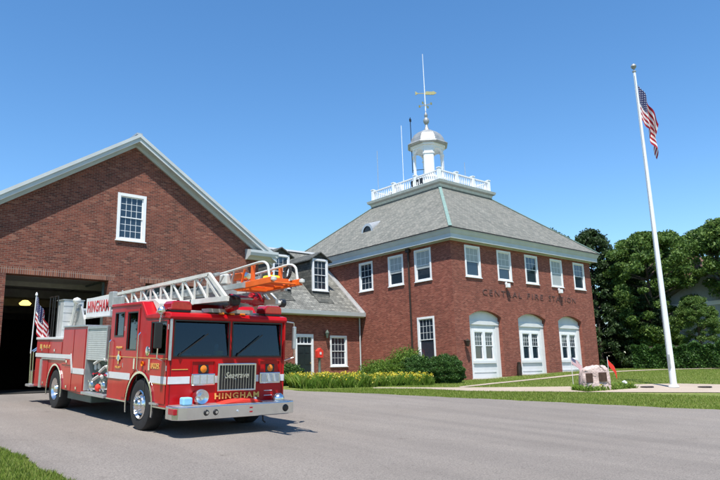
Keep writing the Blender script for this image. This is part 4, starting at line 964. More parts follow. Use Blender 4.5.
# emblem and lettering on the rear cab door
q = MB(); pts = []
for i in range(8):
    for dr, da in ((.145, -14), (.145, 14), (.06, 22.5)): 
        if i % 2 == 0 and dr > .1 or (i % 2 == 0 and dr < .1): 
            t = R(i*45+(da if dr > .1 else 45)); pts.append((dr*math.cos(t), dr*math.sin(t)))
q.face([(-.0175, 1.27-a, 1.46+b) for a, b in pts]); em = q.build('emblem', M['goldpaint'], tr)
if em.data.polygons[0].normal.x > 0: em.data.flip_normals()
q = MB(); q.lathe([(.075, -.0185), (0, -.0186)], (0, 1.27, 1.46), axis='x', n=20); sub(q, 'emblem_centre', M['stripe'], em)
q = MB(); q.lathe([(.04, -.0192), (0, -.0193)], (0, 1.27, 1.45), axis='x', n=16); sub(q, 'emblem_seal', M['teal'], em)
sx_ = lambda y, z, x=-.014: frame((x, y, z), (0, -1, 0), (0, 0, 1))
text('lettering', 'HINGHAM', .1, M['goldpaint'], tr, sx_(1.27, 1.68), width=.34, height=.05, extrude=.003)
text('lettering', 'FIRE DEPT', .1, M['goldpaint'], tr, sx_(1.27, 1.25), width=.34, height=.045, extrude=.003)
text('lettering', 'LADDER', .1, M['goldpaint'], tr, sx_(-.72, 1.33, -.018), width=.4, height=.11, extrude=.003)
q = MB(); q.box(-.05, -.0, -.95, -.6, .58, .62); q.build('cab_step', M['alu'], tr)
# cab bottom sill
for x0, x1 in ((-.02, .03), (W_-.03, W_+.02)):
    for a, b in ((SF, -.70), (.70, SR)): MB().box(x0, x1, a, b, .53, .56).build('sill', M['chrome'], tr)
# pump bay between cab and body
BX = 2.10; y1_, y2_ = 3.49, 5.38
q = MB(); q.box(.32, W_-.32, SR+.02, y1_, .6, 2.2); q.build('pump_bay', M['greengrey'], tr)
q = MB(); q.box(0, .06, BX, BX+.04, 1.35, 2.18).box(0, .35, y1_-.05, y1_, .62, 2.18).box(0, .35, BX+.05, y1_-.05, 2.12, 2.18); q.build('shutter_frame', M['alu'], tr)
MB().box(W_-.35, W_, BX, y1_, 1.35, 2.18).build('shutter_frame', M['alu'], tr)
q = MB(); n_ = 15
for i in range(n_): z = 1.37+i*.05; q.box(.02, .06, BX+.05, y1_-.05, z, z+.044)
q.box(.05, .09, BX+.05, y1_-.05, 1.36, 2.12); q.build('roller_shutter', M['shutter'], tr)
q = MB(); q.box(-.06, .34, SR+.06, y1_, .53, .60); q.build('running_board', M['alu'], tr, bevel=.01)
q = MB(); q.box(.18, .32, SR+.08, y1_-.06, .6, 1.34); pn = q.build('pump_panel', M['greengrey'], tr)
for (y, z, r_) in ((3.2, 1.2, .08), (2.95, 1.22, .08), (2.7, 1.2, .055), (2.5, 1.22, .055), (3.28, .98, .05), (3.1, .96, .05)):
    q = MB(); q.lathe([(0, .16), (r_*.85, .16), (r_, .155), (r_, .18)], (0, y, z), axis='x', n=18); sub(q, 'gauge', M['stripe' if r_ > .06 else 'black'], pn)
for (y, z, r_, mt) in ((3.15, .75, .13, 'chrome'), (2.35, .78, .12, 'chrome'), (2.75, .72, .09, 'redcloth'), (2.15, 1.05, .07, 'chrome')):
    q = MB(); q.lathe([(r_*.5, .18), (r_, .14), (r_, .08), (r_*.6, .04), (0, .03)], (0, y, z), axis='x', n=16)
    if r_ > .1:
        for k in range(4): t = R(45+90*k); q.bar((.05, y+r_*math.cos(t), z+r_*math.sin(t)), (.05, y+1.35*r_*math.cos(t), z+1.35*r_*math.sin(t)), .03, .03)
    sub(q, 'pump_inlet', M[mt], pn)
for k, (y0, z0, y1, z1) in enumerate(((2.1, 1.38, 2.9, 1.28), (2.0, 1.22, 2.5, 1.1), (2.3, .98, 2.9, .9))):
    q = MB(); pts = [(.02+.05*math.sin(3*t), y0+(y1-y0)*t, z0+(z1-z0)*t+.07*math.sin(math.pi*t)) for t in np.linspace(0, 1, 9)]; q.path(pts, .035, 8); sub(q, 'hose', M['hose'], pn, smooth=True)
for y in (2.05, 2.45, 2.85): q = MB(); q.tube((.16, y, 1.08), (.02, y, 1.04), .012, 6).lathe([(0, -.035), (.035, 0), (0, .035)], (.0, y, 1.04), n=8); sub(q, 'valve_lever', M['reddk'], pn)
# body: tall compartment box and rear body with the wheel arch
bodyh = lambda y: 2.18 if y < y2_ else 1.86
a2 = arch(5.86, .66, .52, .5)
for P, sg in ((SP, -1), (SPR, 1)):
    f = (lambda a: -a) if sg < 0 else (lambda a: a)
    xs = [f(y1_), f(y2_), f(7.9)]+[f(5.86+q_) for q_ in np.linspace(-.659, .659, 19)]
    m_ = MB(); wall(m_, bps(*xs), lambda a: a2(f(a)), lambda a: bodyh(f(a)), [], P, .08); m_.build('body_side', M['red'], tr, bevel=.01)
q = MB(); q.box(.085, W_-.085, y1_, y2_, .9, 2.17).box(.085, W_-.085, y2_, 7.9, 1.25, 1.85).box(.085, W_-.085, 7.0, 7.9, .5, 1.25).box(.55, W_-.55, y2_, 7.0, .8, 1.25); q.build('body_core', M['red'], tr)
for x0, x1 in ((-.012, 0), (W_, W_+.012)):
    for (a, b, c, d) in ((3.56, 4.42, .56, 2.12), (4.47, 5.32, 1.2, 2.12), (5.44, 6.6, 1.48, 1.8), (6.66, 7.84, 1.48, 1.8), (4.47, 5.08, .56, 1.14), (6.62, 7.2, .56, 1.3)):
        cd = MB().box(x0, x1, a, b, c, d).build('compartment_door', M['red'], tr, bevel=.005)
        xg = (-.005, -.0004) if x0 < 1 else (W_+.0004, W_+.005)
        q = MB(); q.box(*xg, a-.012, a, c-.012, d+.012).box(*xg, b, b+.012, c-.012, d+.012).box(*xg, a, b, c-.012, c).box(*xg, a, b, d, d+.012); sub(q, 'door_gap_line', M['black'], cd)  # dark gap round each compartment door, put in as black strips
        hx = x0-.02 if x0 < 1 else x1+.02
        q = MB(); q.box(min(hx, x0 if x0 < 1 else x1), max(hx, x0 if x0 < 1 else x1), (a+b)/2-.05, (a+b)/2+.05, c+.06, c+.12); sub(q, 'handle', M['chrome'], cd)
for x0, x1 in ((-.019, -.0125), (W_+.0125, W_+.019)):
    MB().box(x0, x1, y1_, 4.42, 1.0, 1.14).build('stripe', M['stripe'], tr)
    q = MB(); q.prism([(4.36, 1.0), (4.47, 1.0), (4.62, 1.36), (4.62, 1.5), (4.55, 1.5)], 'x', x0, x1); q.build('stripe', M['stripe'], tr)
    MB().box(x0, x1, 4.62, 7.9, 1.36, 1.47).build('stripe', M['stripe'], tr)
    MB().box(x0-.012, x1+.012, 5.0, 7.2, 1.31, 1.345).build('rub_rail', M['alu'], tr)
text('lettering', '9-1-1', .1, M['goldpaint'], tr, sx_(6.85, 1.66, -.016), width=.62, height=.11, extrude=.003, bold=.004)
MB().box(-.019, -.0125, 7.3, 7.5, 1.6, 1.73).build('badge', M['goldpaint'], tr)
MB().box(-.03, .5, 5.42, 7.92, 1.86, 1.93).build('deck_edge', M['stripe'], tr, bevel=.01)
MB().box(.5, W_, 5.42, 7.92, 1.86, 1.90).build('rear_deck', M['alu'], tr)
MB().box(-.02, W_+.02, y1_-.02, y2_+.02, 2.18, 2.225).build('body_top', M['alu'], tr, bevel=.008)
q = MB(); q.box(.1, .6, 3.2, 5.0, .33, .52); q.build('under_box', M['greengrey'], tr, bevel=.02)
q = MB(); q.box(-.12, W_+.1, 7.9, 8.35, .48, .55); q.build('tailboard', M['alu'], tr, bevel=.01)
q = MB(); q.box(-.04, .0, 7.1, 7.3, .5, 1.3); q.build('corner_guard', M['alu'], tr)
for y in (8.0, 8.28):
    q = MB(); q.path([(-.02, y, .55), (-.05, y, 1.5), (.1, y-.05, 1.62)], .02, 8); q.build('handrail', M['chrome'], tr)
q = MB(); q.box(-.05, .25, 8.05, 8.2, .55, .95); q.build('tail_light', M['chrome'], tr, bevel=.02)
# control cabinet and turntable
q = MB(); q.box(.38, .95, 6.9, 7.55, 1.9, 3.02); cb = q.build('control_cabinet', M['shutter'], tr, bevel=.015)
q = MB()
for z in (2.15, 2.4, 2.65, 2.85): q.box(.375, .955, 6.893, 6.9, z, z+.012)
q.box(.36, .97, 6.885, 7.56, 3.02, 3.05); sub(q, 'panel_seam', M['ladderg'], cb)
q = MB(); q.lathe([(.75, 1.9), (.75, 2.0), (.6, 2.02), (.6, 2.15), (0, 2.16)], (1.38, 6.3, 0), n=28); q.build('turntable', M['ladderg'], tr)
q = MB()
for x in (.72, 2.02): q.prism([(6.0, 2.1), (6.95, 2.1), (6.9, 2.6), (6.7, 2.9), (6.5, 2.9), (6.1, 2.45)], 'x', x, x+.05)
q.tube((.65, 6.65, 2.72), (2.15, 6.65, 2.72), .07, 10); q.build('ladder_cradle', M['ladderg'], tr)
q = MB(); q.path([(.62, 6.95, 2.1), (.62, 6.55, 2.95)], .055, 8).lathe([(0, -.1), (.1, -.06), (.12, 0), (.1, .06), (0, .1)], (.62, 6.5, 3.0), n=12); q.build('lift_cylinder', M['ladderw'], tr, smooth=True)
for y in (8.0, 7.7): q = MB(); q.path([(.3, y, 1.9), (.3, y, 3.15), (.3, y-.5, 3.15), (.3, y-.5, 1.9)], .016, 6); q.build('deck_rail', M['black'], tr)
# ladder: base section with truss sides
def rz(y): return 2.60+(6.3-y)*.02-.08                                 # bottom chord height
def tz(y): return 3.0+(6.0-y)*.027
lad = MB()
LU, LV = .80, 1.95
lad.bar((LU, 6.3, rz(6.3)), (LU, -.55, rz(-.55)), .07, .12); ladder = lad.build('ladder', M['ladderw'], tr)
q = MB(); q.bar((LV, 6.3, rz(6.3)), (LV, -.55, rz(-.55)), .07, .12); sub(q, 'rail', M['ladderw'], ladder)
for u in (LU, LV):
    q = MB(); q.bar((u, 6.0, tz(6.0)), (u, -1.26, tz(-1.26)), .06, .07); sub(q, 'rail', M['ladderw'], ladder)
    q = MB(); q.bar((u, -1.24, tz(-1.26)), (u, -2.0, 2.66), .06, .085); sub(q, 'end_brace', M['ladderw'], ladder)
    q = MB(); q.bar((u+.01, -1.05, tz(-1.05)), (u+.01, -1.72, 2.66), .05, .06); sub(q, 'end_brace', M['ladderw'], ladder)
    q = MB(); q.bar((u, -.5, rz(-.55)), (u, -2.05, 2.66), .07, .1); sub(q, 'rail', M['ladderw'], ladder)
    ys_ = list(np.linspace(3.95, -1.2, 10))
    for i, y in enumerate(ys_):
        q = MB(); q.bar((u, y, rz(y)), (u, y, tz(y)), .035, .035, (0, 1, 0)); sub(q, 'truss_post', M['ladderw'], ladder)
        if i < len(ys_)-1:
            q = MB(); q.bar((u+.012, y, tz(y)), (u+.012, ys_[i+1], rz(ys_[i+1])), .035, .04); sub(q, 'truss_brace', M['ladderw'], ladder)
for y in np.arange(-1.6, 6.2, .36):
    q = MB(); q.tube((LU, y, rz(y)+.03), (LV, y, rz(y)+.03), .02, 6); sub(q, 'rung', M['ladderg'], ladder)
q = MB(); q.box(LU-.06, LU-.035, 4.08, 6.02, 2.5, 3.04); sg_ = sub(q, 'name_board', M['stripe'], ladder)
text('board_lettering', 'HINGHAM', .3, M['redletter'], tr, sx_(5.03, 2.79, LU-.066), width=1.68, height=.32, extrude=.004, bold=.006, spacing=1.1)
q = MB(); q.box(LU-.12, LU-.02, 3.2, 3.95, 2.75, 2.98).box(LU-.15, LU-.02, 3.72, 4.02, 2.72, 3.12); sub(q, 'ladder_control', M['ladderg'], ladder, bevel=.02)
q = MB(); q.box(LU+.1, LV-.1, -.9, .9, 2.75, 2.95); sub(q, 'cable_tray', M['ladderg'], ladder)
# inner sections
for u in (LU+.09, LV-.09):
    q = MB(); q.bar((u, 5.5, 2.72), (u, -2.5, 2.9), .06, .10); sub(q, 'inner_rail', M['ladderg'], ladder)
    q = MB(); q.bar((u, 5.5, 3.02), (u, -1.5, 3.2), .045, .05); sub(q, 'inner_rail', M['ladderg'], ladder)
    for y in np.arange(-1.3, 5.3, .9):
        q = MB(); q.bar((u, y, 2.8), (u, y-.4, 3.15), .028, .03); sub(q, 'inner_brace', M['ladderg'], ladder)
# narrow fly section: orange tip rails with white hand loops
FU, FV = 1.06, 1.70
for u in (FU, FV):
    q = MB(); q.bar((u, -1.9, 2.90), (u, -3.24, 2.965), .08, .12); sub(q, 'tip_rail', M['orange'], ladder, bevel=.01)
    pts = [(u, -.9, 3.20), (u, -1.8, 3.26), (u, -2.72, 3.33)]+[(u, -2.84-.24*math.sin(t), 3.18+.15*math.cos(t)) for t in np.linspace(0, 1.57, 6)]+[(u, -3.10, 3.10), (u, -3.13, 3.0)]
    q = MB(); q.path(pts, .025, 8); sub(q, 'hand_loop', M['ladderw'], ladder, smooth=True)
    q = MB(); q.lathe([(0, -.05), (.055, -.02), (.055, .03), (0, .05)], (u, -3.27, 2.98), n=10); sub(q, 'tip_roller', M['ladderw'], ladder)
    q = MB(); q.bar((u+.02, -2.5, 2.96), (u+.02, -2.5, 3.30), .07, .05, (0, 1, 0)); sub(q, 'tip_post', M['orange'], ladder)
    q = MB(); q.bar((u, 4.5, 2.80), (u, -1.9, 2.92), .05, .09); sub(q, 'fly_rail', M['ladderw'], ladder)
    for y in (-1.2, -1.7, -2.1): 
        q = MB(); q.bar((u, y, 2.93), (u, y-.12, 3.24), .03, .03, (0, 1, 0)); sub(q, 'fly_post', M['ladderg' if y > -1.9 else 'orange'], ladder)
for y in np.arange(-3.1, -1.0, .36):
    q = MB(); q.tube((FU, y, 2.93), (FV, y, 2.93), .022, 6); sub(q, 'rung', M['orange' if y < -1.8 else 'ladderg'], ladder)
q = MB(); q.box(FU+.1, FV-.1, -2.2, -1.75, 2.84, 2.9); sub(q, 'tip_deck', M['orange'], ladder)
q = MB(); q.box(FU+.05, FU+.35, -2.0, -1.6, 3.06, 3.2); sub(q, 'tip_box', M['orange'], ladder, bevel=.02)
q = MB(); q.box(FU+.12, FV-.12, -3.0, -2.3, 2.97, 3.03); sub(q, 'tip_deck', M['orange'], ladder)
q = MB(); q.box(FU-.06, FU+.2, -1.6, -1.3, 2.98, 3.2); sub(q, 'tip_lamp', M['ladderw'], ladder, bevel=.03)
q = MB(); q.lathe([(0, -.05), (.06, -.05), (.085, .05), (0, .08)], (FU+.14, -2.1, 3.12), axis='y', n=12); sub(q, 'tip_lamp', M['chrome'], ladder)
q = MB(); N = 18
for i in range(N):
    f_ = lambda t: (FV-.1+.02*math.sin(t), -2.93+.085*math.cos(t), 3.16+.12*math.sin(t)); q.tube(f_(2*math.pi*i/N), f_(2*math.pi*(i+1)/N), .032, 6)
sub(q, 'hose_coil', M['rubber'], ladder, smooth=True)
q = MB(); q.box(FV-.35, FV-.1, -2.7, -2.4, 3.0, 3.12); sub(q, 'tool_pack', M['yellow'], ladder, bevel=.04)
# water monitor under the tip
q = MB(); q.tube((1.15, -1.5, 2.72), (2.0, -1.55, 2.68), .085, 14).lathe([(0, -.12), (.13, -.1), (.15, 0), (.13, .1), (0, .12)], (1.75, -1.5, 2.72), axis='x', n=16).tube((1.3, -1.5, 2.55), (1.3, -1.2, 2.5), .08, 12); mon = q.build('water_monitor', M['reddk'], tr, smooth=True)
q = MB(); q.tube((2.0, -1.55, 2.68), (2.32, -1.62, 2.66), .055, 12); sub(q, 'nozzle', M['hose'], mon, smooth=True)
q = MB(); q.lathe([(.07, 0), (.085, .02), (.085, .12), (.06, .14), (.05, .13), (0, .08)], (2.3, -1.62, 2.66), axis='x', n=16); sub(q, 'nozzle_tip', M['black'], mon, smooth=True)
q = MB(); q.lathe([(0, -.13), (.1, -.1), (.12, 0), (.1, .1), (0, .13)], (1.2, -1.6, 2.66), axis='x', n=14); sub(q, 'valve_body', M['black'], mon, smooth=True)
q = MB(); q.box(.85, 1.9, -1.2, -.9, 2.42, 2.5); q.build('ladder_rest', M['ladderg'], tr)
q = MB(); q.box(1.05, 1.2, -1.3, -1.05, 2.38, 2.46).box(1.45, 1.7, -1.3, -1.05, 2.38, 2.46); 
for x in (1.1, 1.35, 1.6): MB().box(x-.05, x+.05, SF-.05, SF+.02, 2.38, 2.42).build('marker_light', M['amber'], tr, bevel=.01)

# ------------------------------------------------------------------ flags
def flag_mesh(name, fn, par, nu=44, nv=26):
    V = []; F = []; U = []
    for j in range(nv+1):
        for i in range(nu+1): V.append(fn(i/nu, j/nv))
    for j in range(nv):
        for i in range(nu):
            a = j*(nu+1)+i; F.append((a, a+1, a+nu+2, a+nu+1)); U += [(i/nu, j/nv), ((i+1)/nu, j/nv), ((i+1)/nu, (j+1)/nv), (i/nu, (j+1)/nv)]
    me = bpy.data.meshes.new(name); me.from_pydata([tuple(v) for v in V], [], F); ul = me.uv_layers.new(name='UVMap'); ul.data.foreach_set('uv', np.array(U).ravel())
    me.polygons.foreach_set('use_smooth', [True]*len(F)); me.materials.append(M['flag'])
    o_ = bpy.data.objects.new(name, me); C.objects.link(o_); o_.parent = par; return o_
FX, FY = 26.42, 11.80; FZ = gz(FX, FY)
fp = empty('flagpole', (FX, FY, FZ)); tag(fp, 'tall tapered white flagpole standing on the pale path at the right', 'flagpole')
H_ = 13.42
q = MB(); q.tube((FX, FY, FZ), (FX, FY, FZ+H_), .13, 20, .055); q.build('pole', M['pole'], fp, smooth=True)
q = MB(); q.lathe([(.2, 0), (.2, .04), (.15, .1), (.135, .12)], (FX, FY, FZ+.02), n=20); q.build('base_collar', M['pole'], fp, smooth=True)
q = MB(); q.lathe([(.05, 0), (.08, .03), (.08, .07), (.03, .1), (.03, .16), (.09, .21), (.12, .29), (.09, .37), (0, .41)], (FX, FY, FZ+H_), n=16); q.build('finial', M['dome'], fp, smooth=True)
q = MB(); q.tube((FX-.15, FY+.02, FZ+1.2), (FX-.085, FY-.04, FZ+H_-.1), .008, 5); q.build('halyard', M['hose'], fp)
q = MB(); q.box(FX-.17, FX-.11, FY-.05, FY+.02, FZ+.8, FZ+1.3); q.build('cleat', M['ladderg'], fp)
fr = Vector((.76, -.65, 0))                                             # breeze direction
ft = FZ+H_-.58
fl = empty('flag', (FX, FY, ft)); tag(fl, 'limp stars and stripes hanging near the top of the white flagpole', 'flag')
def f1(u, v):
    h = (1-v)*1.62
    spread = .70*(u**.85)*(1-.30*(1-v)*u); drop = 1.78*u**1.1
    fold = .17*math.sin(u*13+v*1.5)*min(1, u*3)*(1-.3*v)
    x = .075+spread+.05*math.sin(u*9+v*5)*u; z = -h-drop-.10*math.sin(v*3.1)*u
    side_ = fold+.25*u*math.sin(v*2.6+.5)
    z += .35*u*(1-v)*math.sin(u*2.8)*.4
    return Vector((fr.x*x+fr.y*side_*-1, fr.y*x+fr.x*side_, z))
flag_mesh('cloth', f1, fl)
# flag at the rear of the engine
def tw(u, s, h):
    y, z = s*math.cos(SL)-h*math.sin(SL), s*math.sin(SL)+h*math.cos(SL); return Vector((5.52+u, 13.46+y, .64+z))
b0 = tw(-.08, 8.2, 1.45); b1 = tw(-.08, 8.12, 3.2)
f2o = empty('flag', b0); tag(f2o, 'draped stars and stripes on a short white staff at the rear of the fire engine', 'flag')
q = MB(); q.tube(b0, b1, .018, 8).lathe([(0, -.02), (.04, .0), (.03, .06), (0, .1)], b1, n=8); q.build('staff', M['pole'], f2o)
def f2(u, v):
    h = (1-v)*.85; drop = 1.12*u**1.05
    x = .02+.52*u**.9*(1-.2*(1-v)); fold = .08*math.sin(u*16+v*1.2)*min(1, u*4)+.12*u*math.sin(v*3)
    P_ = b1+Vector((x*.55+fold*.8, -x*.75+fold*.6, -h-drop-.02)); return P_-b0
flag_mesh('cloth', f2, f2o)

# ------------------------------------------------------------------ granite memorial stone with small flags
MX, MY = 23.95, 13.75; MZ = gz(MX, MY)
bm = bmesh.new(); bmesh.ops.create_cube(bm, size=1); bmesh.ops.subdivide_edges(bm, edges=bm.edges, cuts=9, use_grid_fill=True)
for v in bm.verts:
    c = v.co.copy(); 
    k = 1-.10*(abs(c.x*2)**3*abs(c.z*2)**3)-.05*abs(c.y*2)**4*abs(c.x*2)**4
    tp = 1-.10*(c.z+.5) 
    n1 = math.sin(c.x*9+c.z*7+1)*math.sin(c.y*8+c.z*5)*.035+math.sin(c.x*23+c.y*17)*math.sin(c.z*21)*.015
    v.co = Vector((c.x*1.18*tp*k+n1, c.y*.62*tp*k+n1, (c.z+.5)*.98*k+n1*1.2-.06+.06*c.x))
me = bpy.data.meshes.new('memorial_stone'); bm.to_mesh(me); bm.free(); me.materials.append(M['granite'])
me.polygons.foreach_set('use_smooth', [True]*len(me.polygons))
ms_ = empty('memorial_stone', (MX, MY, MZ), (0, 0, R(-42))); tag(ms_, 'rough pink granite memorial stone with bronze plaques on the lawn', 'memorial')
so_ = bpy.data.objects.new('stone', me); C.objects.link(so_); so_.parent = ms_
def lpart(mb, name, mat, par, **k):
    o_ = mb.build(name, mat, None, loc=(0, 0, 0), **k); o_.parent = par; return o_
q = MB(); q.box(-.42, -.16, -.345, -.30, .30, .66); lpart(q, 'plaque', M['bronze'], ms_, bevel=.01)
q = MB(); q.box(.08, .38, -.345, -.30, .34, .68); lpart(q, 'plaque', M['bronze'], ms_, bevel=.01)
for (x, y, hh, col, lab, mt) in ((23.55, 14.45, 1.35, 'flag', 'small drooping flag on a stick behind the left of the granite stone', None), (25.1, 13.75, 1.25, 'redcloth', 'small red pennant on a thin stick right of the granite stone', 'redcloth')):
    z = gz(x, y); e2 = empty('small_flag', (x, y, z)); tag(e2, lab, 'flag')
    q = MB(); q.tube((x, y, z-.02), (x, y, z+hh), .012, 6); q.build('stick', M['hose'], e2)
    if mt is None:
        fm_ = flag_mesh('cloth', lambda u, v: Vector((.01+.30*u, -.28*u+.03*math.sin(u*9), hh-.02-(1-v)*.26-.40*u)), e2, 20, 10)
    else:
        q = MB(); n_ = 8
        for i in range(n_):
            for rev in (0, 1):
                a, b = i/n_, (i+1)/n_
                f_ = lambda t, top: (x+.01+.26*t, y-.22*t+.03*math.sin(t*8)+(.002 if rev else 0), z+hh-.05-.55*t-(0 if top else .22+.1*t))
                pts = [f_(a, 0), f_(b, 0), f_(b, 1), f_(a, 1)]; q.face(pts[::-1] if rev else pts)
        q.build('cloth', M[mt], e2, merge=False)
for x, y, lb in ((25.88, 12.62, 'dark round ground light in the path left of the flagpole'), (27.12, 10.92, 'dark round ground light in the path right of the flagpole')):
    z = gz(x, y)+.02; q = MB(); q.lathe([(.26, 0), (.25, .035), (.2, .045), (0, .045)], (0, 0, 0), n=20)
    g_ = q.build('ground_light', M['copper_dk'], None); g_.location = (x, y, z); tag(g_, lb, 'ground light', 'ground lights round the flagpole')
q = MB(); q.lathe([(.05, 0), (.06, .12), (.11, .14), (.1, .22), (0, .26)], (0, 0, 0), n=12); g_ = q.build('spot_light', M['white'], None, smooth=True); g_.location = (25.91, 13.55, gz(25.91, 13.55)); tag(g_, 'small white garden spotlight in the grass right of the granite stone', 'garden light')

# red fire alarm box on its post by the side door
ax, ay = 23.85, 31.4; az = 1.58
ab_ = empty('alarm_box', (ax, ay, az)); tag(ab_, 'small red alarm box on a grey-green post between the door and window', 'alarm box')
q = MB(); q.lathe([(.16, 0), (.16, .1), (.09, .2), (.075, 1.1), (.1, 1.2)], (ax, ay, az), n=12); q.build('post', M['steel_pole'], ab_, smooth=True)
q = MB(); q.prism([(ax-.2, az+1.18), (ax+.2, az+1.18), (ax+.22, az+1.6), (ax, az+1.78), (ax-.22, az+1.6)], 'y', ay-.13, ay+.13); bx_ = q.build('box', M['redcloth'], ab_, bevel=.02)
q = MB(); q.box(ax-.07, ax+.05, ay-.15, ay-.13, az+1.38, az+1.52); q.build('door_plate', M['stripe'], ab_)

# ------------------------------------------------------------------ vegetation
def leafcloud(name, cen, nrm_bias, size, mat, parent, jitter=.45):
    """cen Nx3 (local to parent); one small folded quad per centre"""
    n = len(cen); d = rng.normal(size=(n, 3)); d += nrm_bias; d /= np.linalg.norm(d, axis=1)[:, None]
    a = np.cross(d, rng.normal(size=(n, 3))); a /= np.linalg.norm(a, axis=1)[:, None]; b = np.cross(d, a)
    s = (size*rng.uniform(1-jitter, 1+jitter, n))[:, None]
    V = np.stack([cen-a*s, cen-b*s*.55+d*s*.12, cen+a*s, cen+b*s*.55+d*s*.12], 1).reshape(-1, 3)
    me = bpy.data.meshes.new(name); me.vertices.add(n*4); me.vertices.foreach_set('co', V.ravel())
    me.loops.add(n*4); me.loops.foreach_set('vertex_index', np.arange(n*4)); me.polygons.add(n)
    me.polygons.foreach_set('loop_start', np.arange(0, n*4, 4)); me.polygons.foreach_set('loop_total', np.full(n, 4)); me.update(calc_edges=True)
    me.materials.append(mat); o_ = bpy.data.objects.new(name, me); C.objects.link(o_); o_.parent = parent; return o_
def crown_pts(n, kind, rx, z0, z1, ncl, cr):
    """leaf positions gathered in clumps on a lumpy volume"""
    C_ = []
    lob = rng.uniform(0, 2*np.pi, 8)
    while len(C_) < ncl:
        t = rng.uniform(0, 1); th = rng.uniform(0, 2*np.pi)
        if kind == 'cone': prof = (1-t)**.75*.95+.06; prof *= 1 if t > .06 else .6
        elif kind == 'mass': prof = min(1, (1-t)**.5*1.12)*(.85+.15*math.sin(t*9))
        else: prof = math.sqrt(max(0, 1-(2*t-1)**2))*.95+.08
        rr = rx*prof*(1+.16*math.sin(3*th+lob[0]+4*t)+.10*math.sin(5*th+lob[1]-6*t))*(rng.uniform(.45, 1)**.45)
        C_.append((rr*math.cos(th), rr*math.sin(th), z0+(z1-z0)*t))
    C_ = np.array(C_); k = rng.integers(0, ncl, n); rad = cr*rng.uniform(.6, 1.35, ncl)
    d = rng.normal(size=(n, 3)); d /= np.linalg.norm(d, axis=1)[:, None]; d *= (rng.uniform(0, 1, n)**.5)[:, None]
    d[:, 2] *= .62
    return C_[k]+d*rad[k][:, None], C_
def tree(name, label, x, y, h, rx, kind, mat, n=26000, ls=.15, crown0=.18, ncl=150, cr=.85, group=None, trunk=.22, cat='tree'):
    z = gz(x, y)-.1; e2 = empty(name, (x, y, z)); tag(e2, label, cat, group)
    P, C_ = crown_pts(n, kind, rx, h*crown0, h, ncl, cr)
    leafcloud('crown', P, np.array((0, 0, .5)), ls, mat, e2)
    q = MB(); q.tube((0, 0, 0), (.1, .05, h*.45), trunk, 10, trunk*.65).tube((.1, .05, h*.45), (0, .1, h*.85), trunk*.65, 8, trunk*.15)
    for i in range(min(34, ncl)):
        c = C_[i]; zz = min(max(c[2]-rng.uniform(.8, 2.2), h*.12), h*.8); q.tube((.05, .05, zz), tuple(c), trunk*.28, 5, .02)
    q.build('trunk', M['bark'], e2, loc=(x, y, z)).location = (0, 0, 0)
    return e2
def copytree(o_, x, y, sc, rz_, label, group=None, hs=1):
    c = o_.copy(); C.objects.link(c); c.location = (x, y, gz(x, y)-.1); c.rotation_euler = (0, 0, rz_); c.scale = (sc, sc, sc*hs); c['label'] = label
    if group: c['group'] = group
    for ch in o_.children: d = ch.copy(); C.objects.link(d); d.parent = c
    return c
# dark evergreens behind the tall building, broadleaf trees further right
GE = 'dark trees beyond the right end of the fire station'
t1 = tree('evergreen_tree', 'dark evergreen tree rising just above the right roof corner', 56.0, 31.2, 13.0, 4.0, 'mass', M['leaf_dark'], n=60000, ls=.105, crown0=.03, ncl=480, cr=.48, group=GE)
copytree(t1, 52.9, 33.4, 1.0, 2.1, 'tallest dark evergreen partly hidden behind the slate roof', GE)
copytree(t1, 58.2, 29.6, .76, 4.0, 'dark evergreen right of the fire station wall, lower than its neighbour', GE)
copytree(t1, 62.5, 31.0, .76, 5.2, 'dark evergreen left of the flagpole beside the broadleaf trees', GE)
copytree(t1, 60.5, 35.5, .84, 3.0, 'dark evergreen at the back of the group beyond the brick wall', GE)
copytree(t1, 57.0, 27.0, .50, 1.0, 'small dark evergreen filling the gap above the left end of the hedge', GE)
GO = 'broadleaf trees on the right'
t2 = tree('oak_tree', 'broadleaf tree with airy crown directly behind the flagpole', 57.2, 26.6, 11.9, 3.3, 'round', M['leaf_oak'], n=52000, ls=.11, crown0=.12, ncl=150, cr=.75, group=GO, trunk=.3)
copytree(t2, 68.6, 30.0, 1.18, 2.2, 'tall broadleaf tree standing behind the brick chimney', GO)
copytree(t2, 73.0, 26.6, 1.24, 4.1, 'tall broadleaf tree rising above the roof of the pale house', GO)
copytree(t2, 69.5, 18.6, 1.1, 4.9, 'tall broadleaf tree at the right edge of the photo beside the pale house', GO)
copytree(t2, 71, 34, 1.22, 1.0, 'distant broadleaf tree left of the chimney beyond the other trees', GO)
copytree(t2, 54.6, 21.9, .47, 5.0, 'small bushy broadleaf tree in front of the left end of the pale house', GO)
t3 = tree('maple_tree', 'spreading tree with bare lower trunk in front of the pale house', 59.6, 20.7, 12.4, 2.4, 'round', M['leaf_oak'], n=30000, ls=.11, crown0=.5, ncl=90, cr=.8, group=GO, trunk=.26)
copytree(t2, 78, 20, 1.1, 3.3, 'far broadleaf tree beyond the right side of the house', GO)
copytree(t2, 62, 9, 1.0, .4, 'broadleaf tree outside the right edge of the lawn', GO)
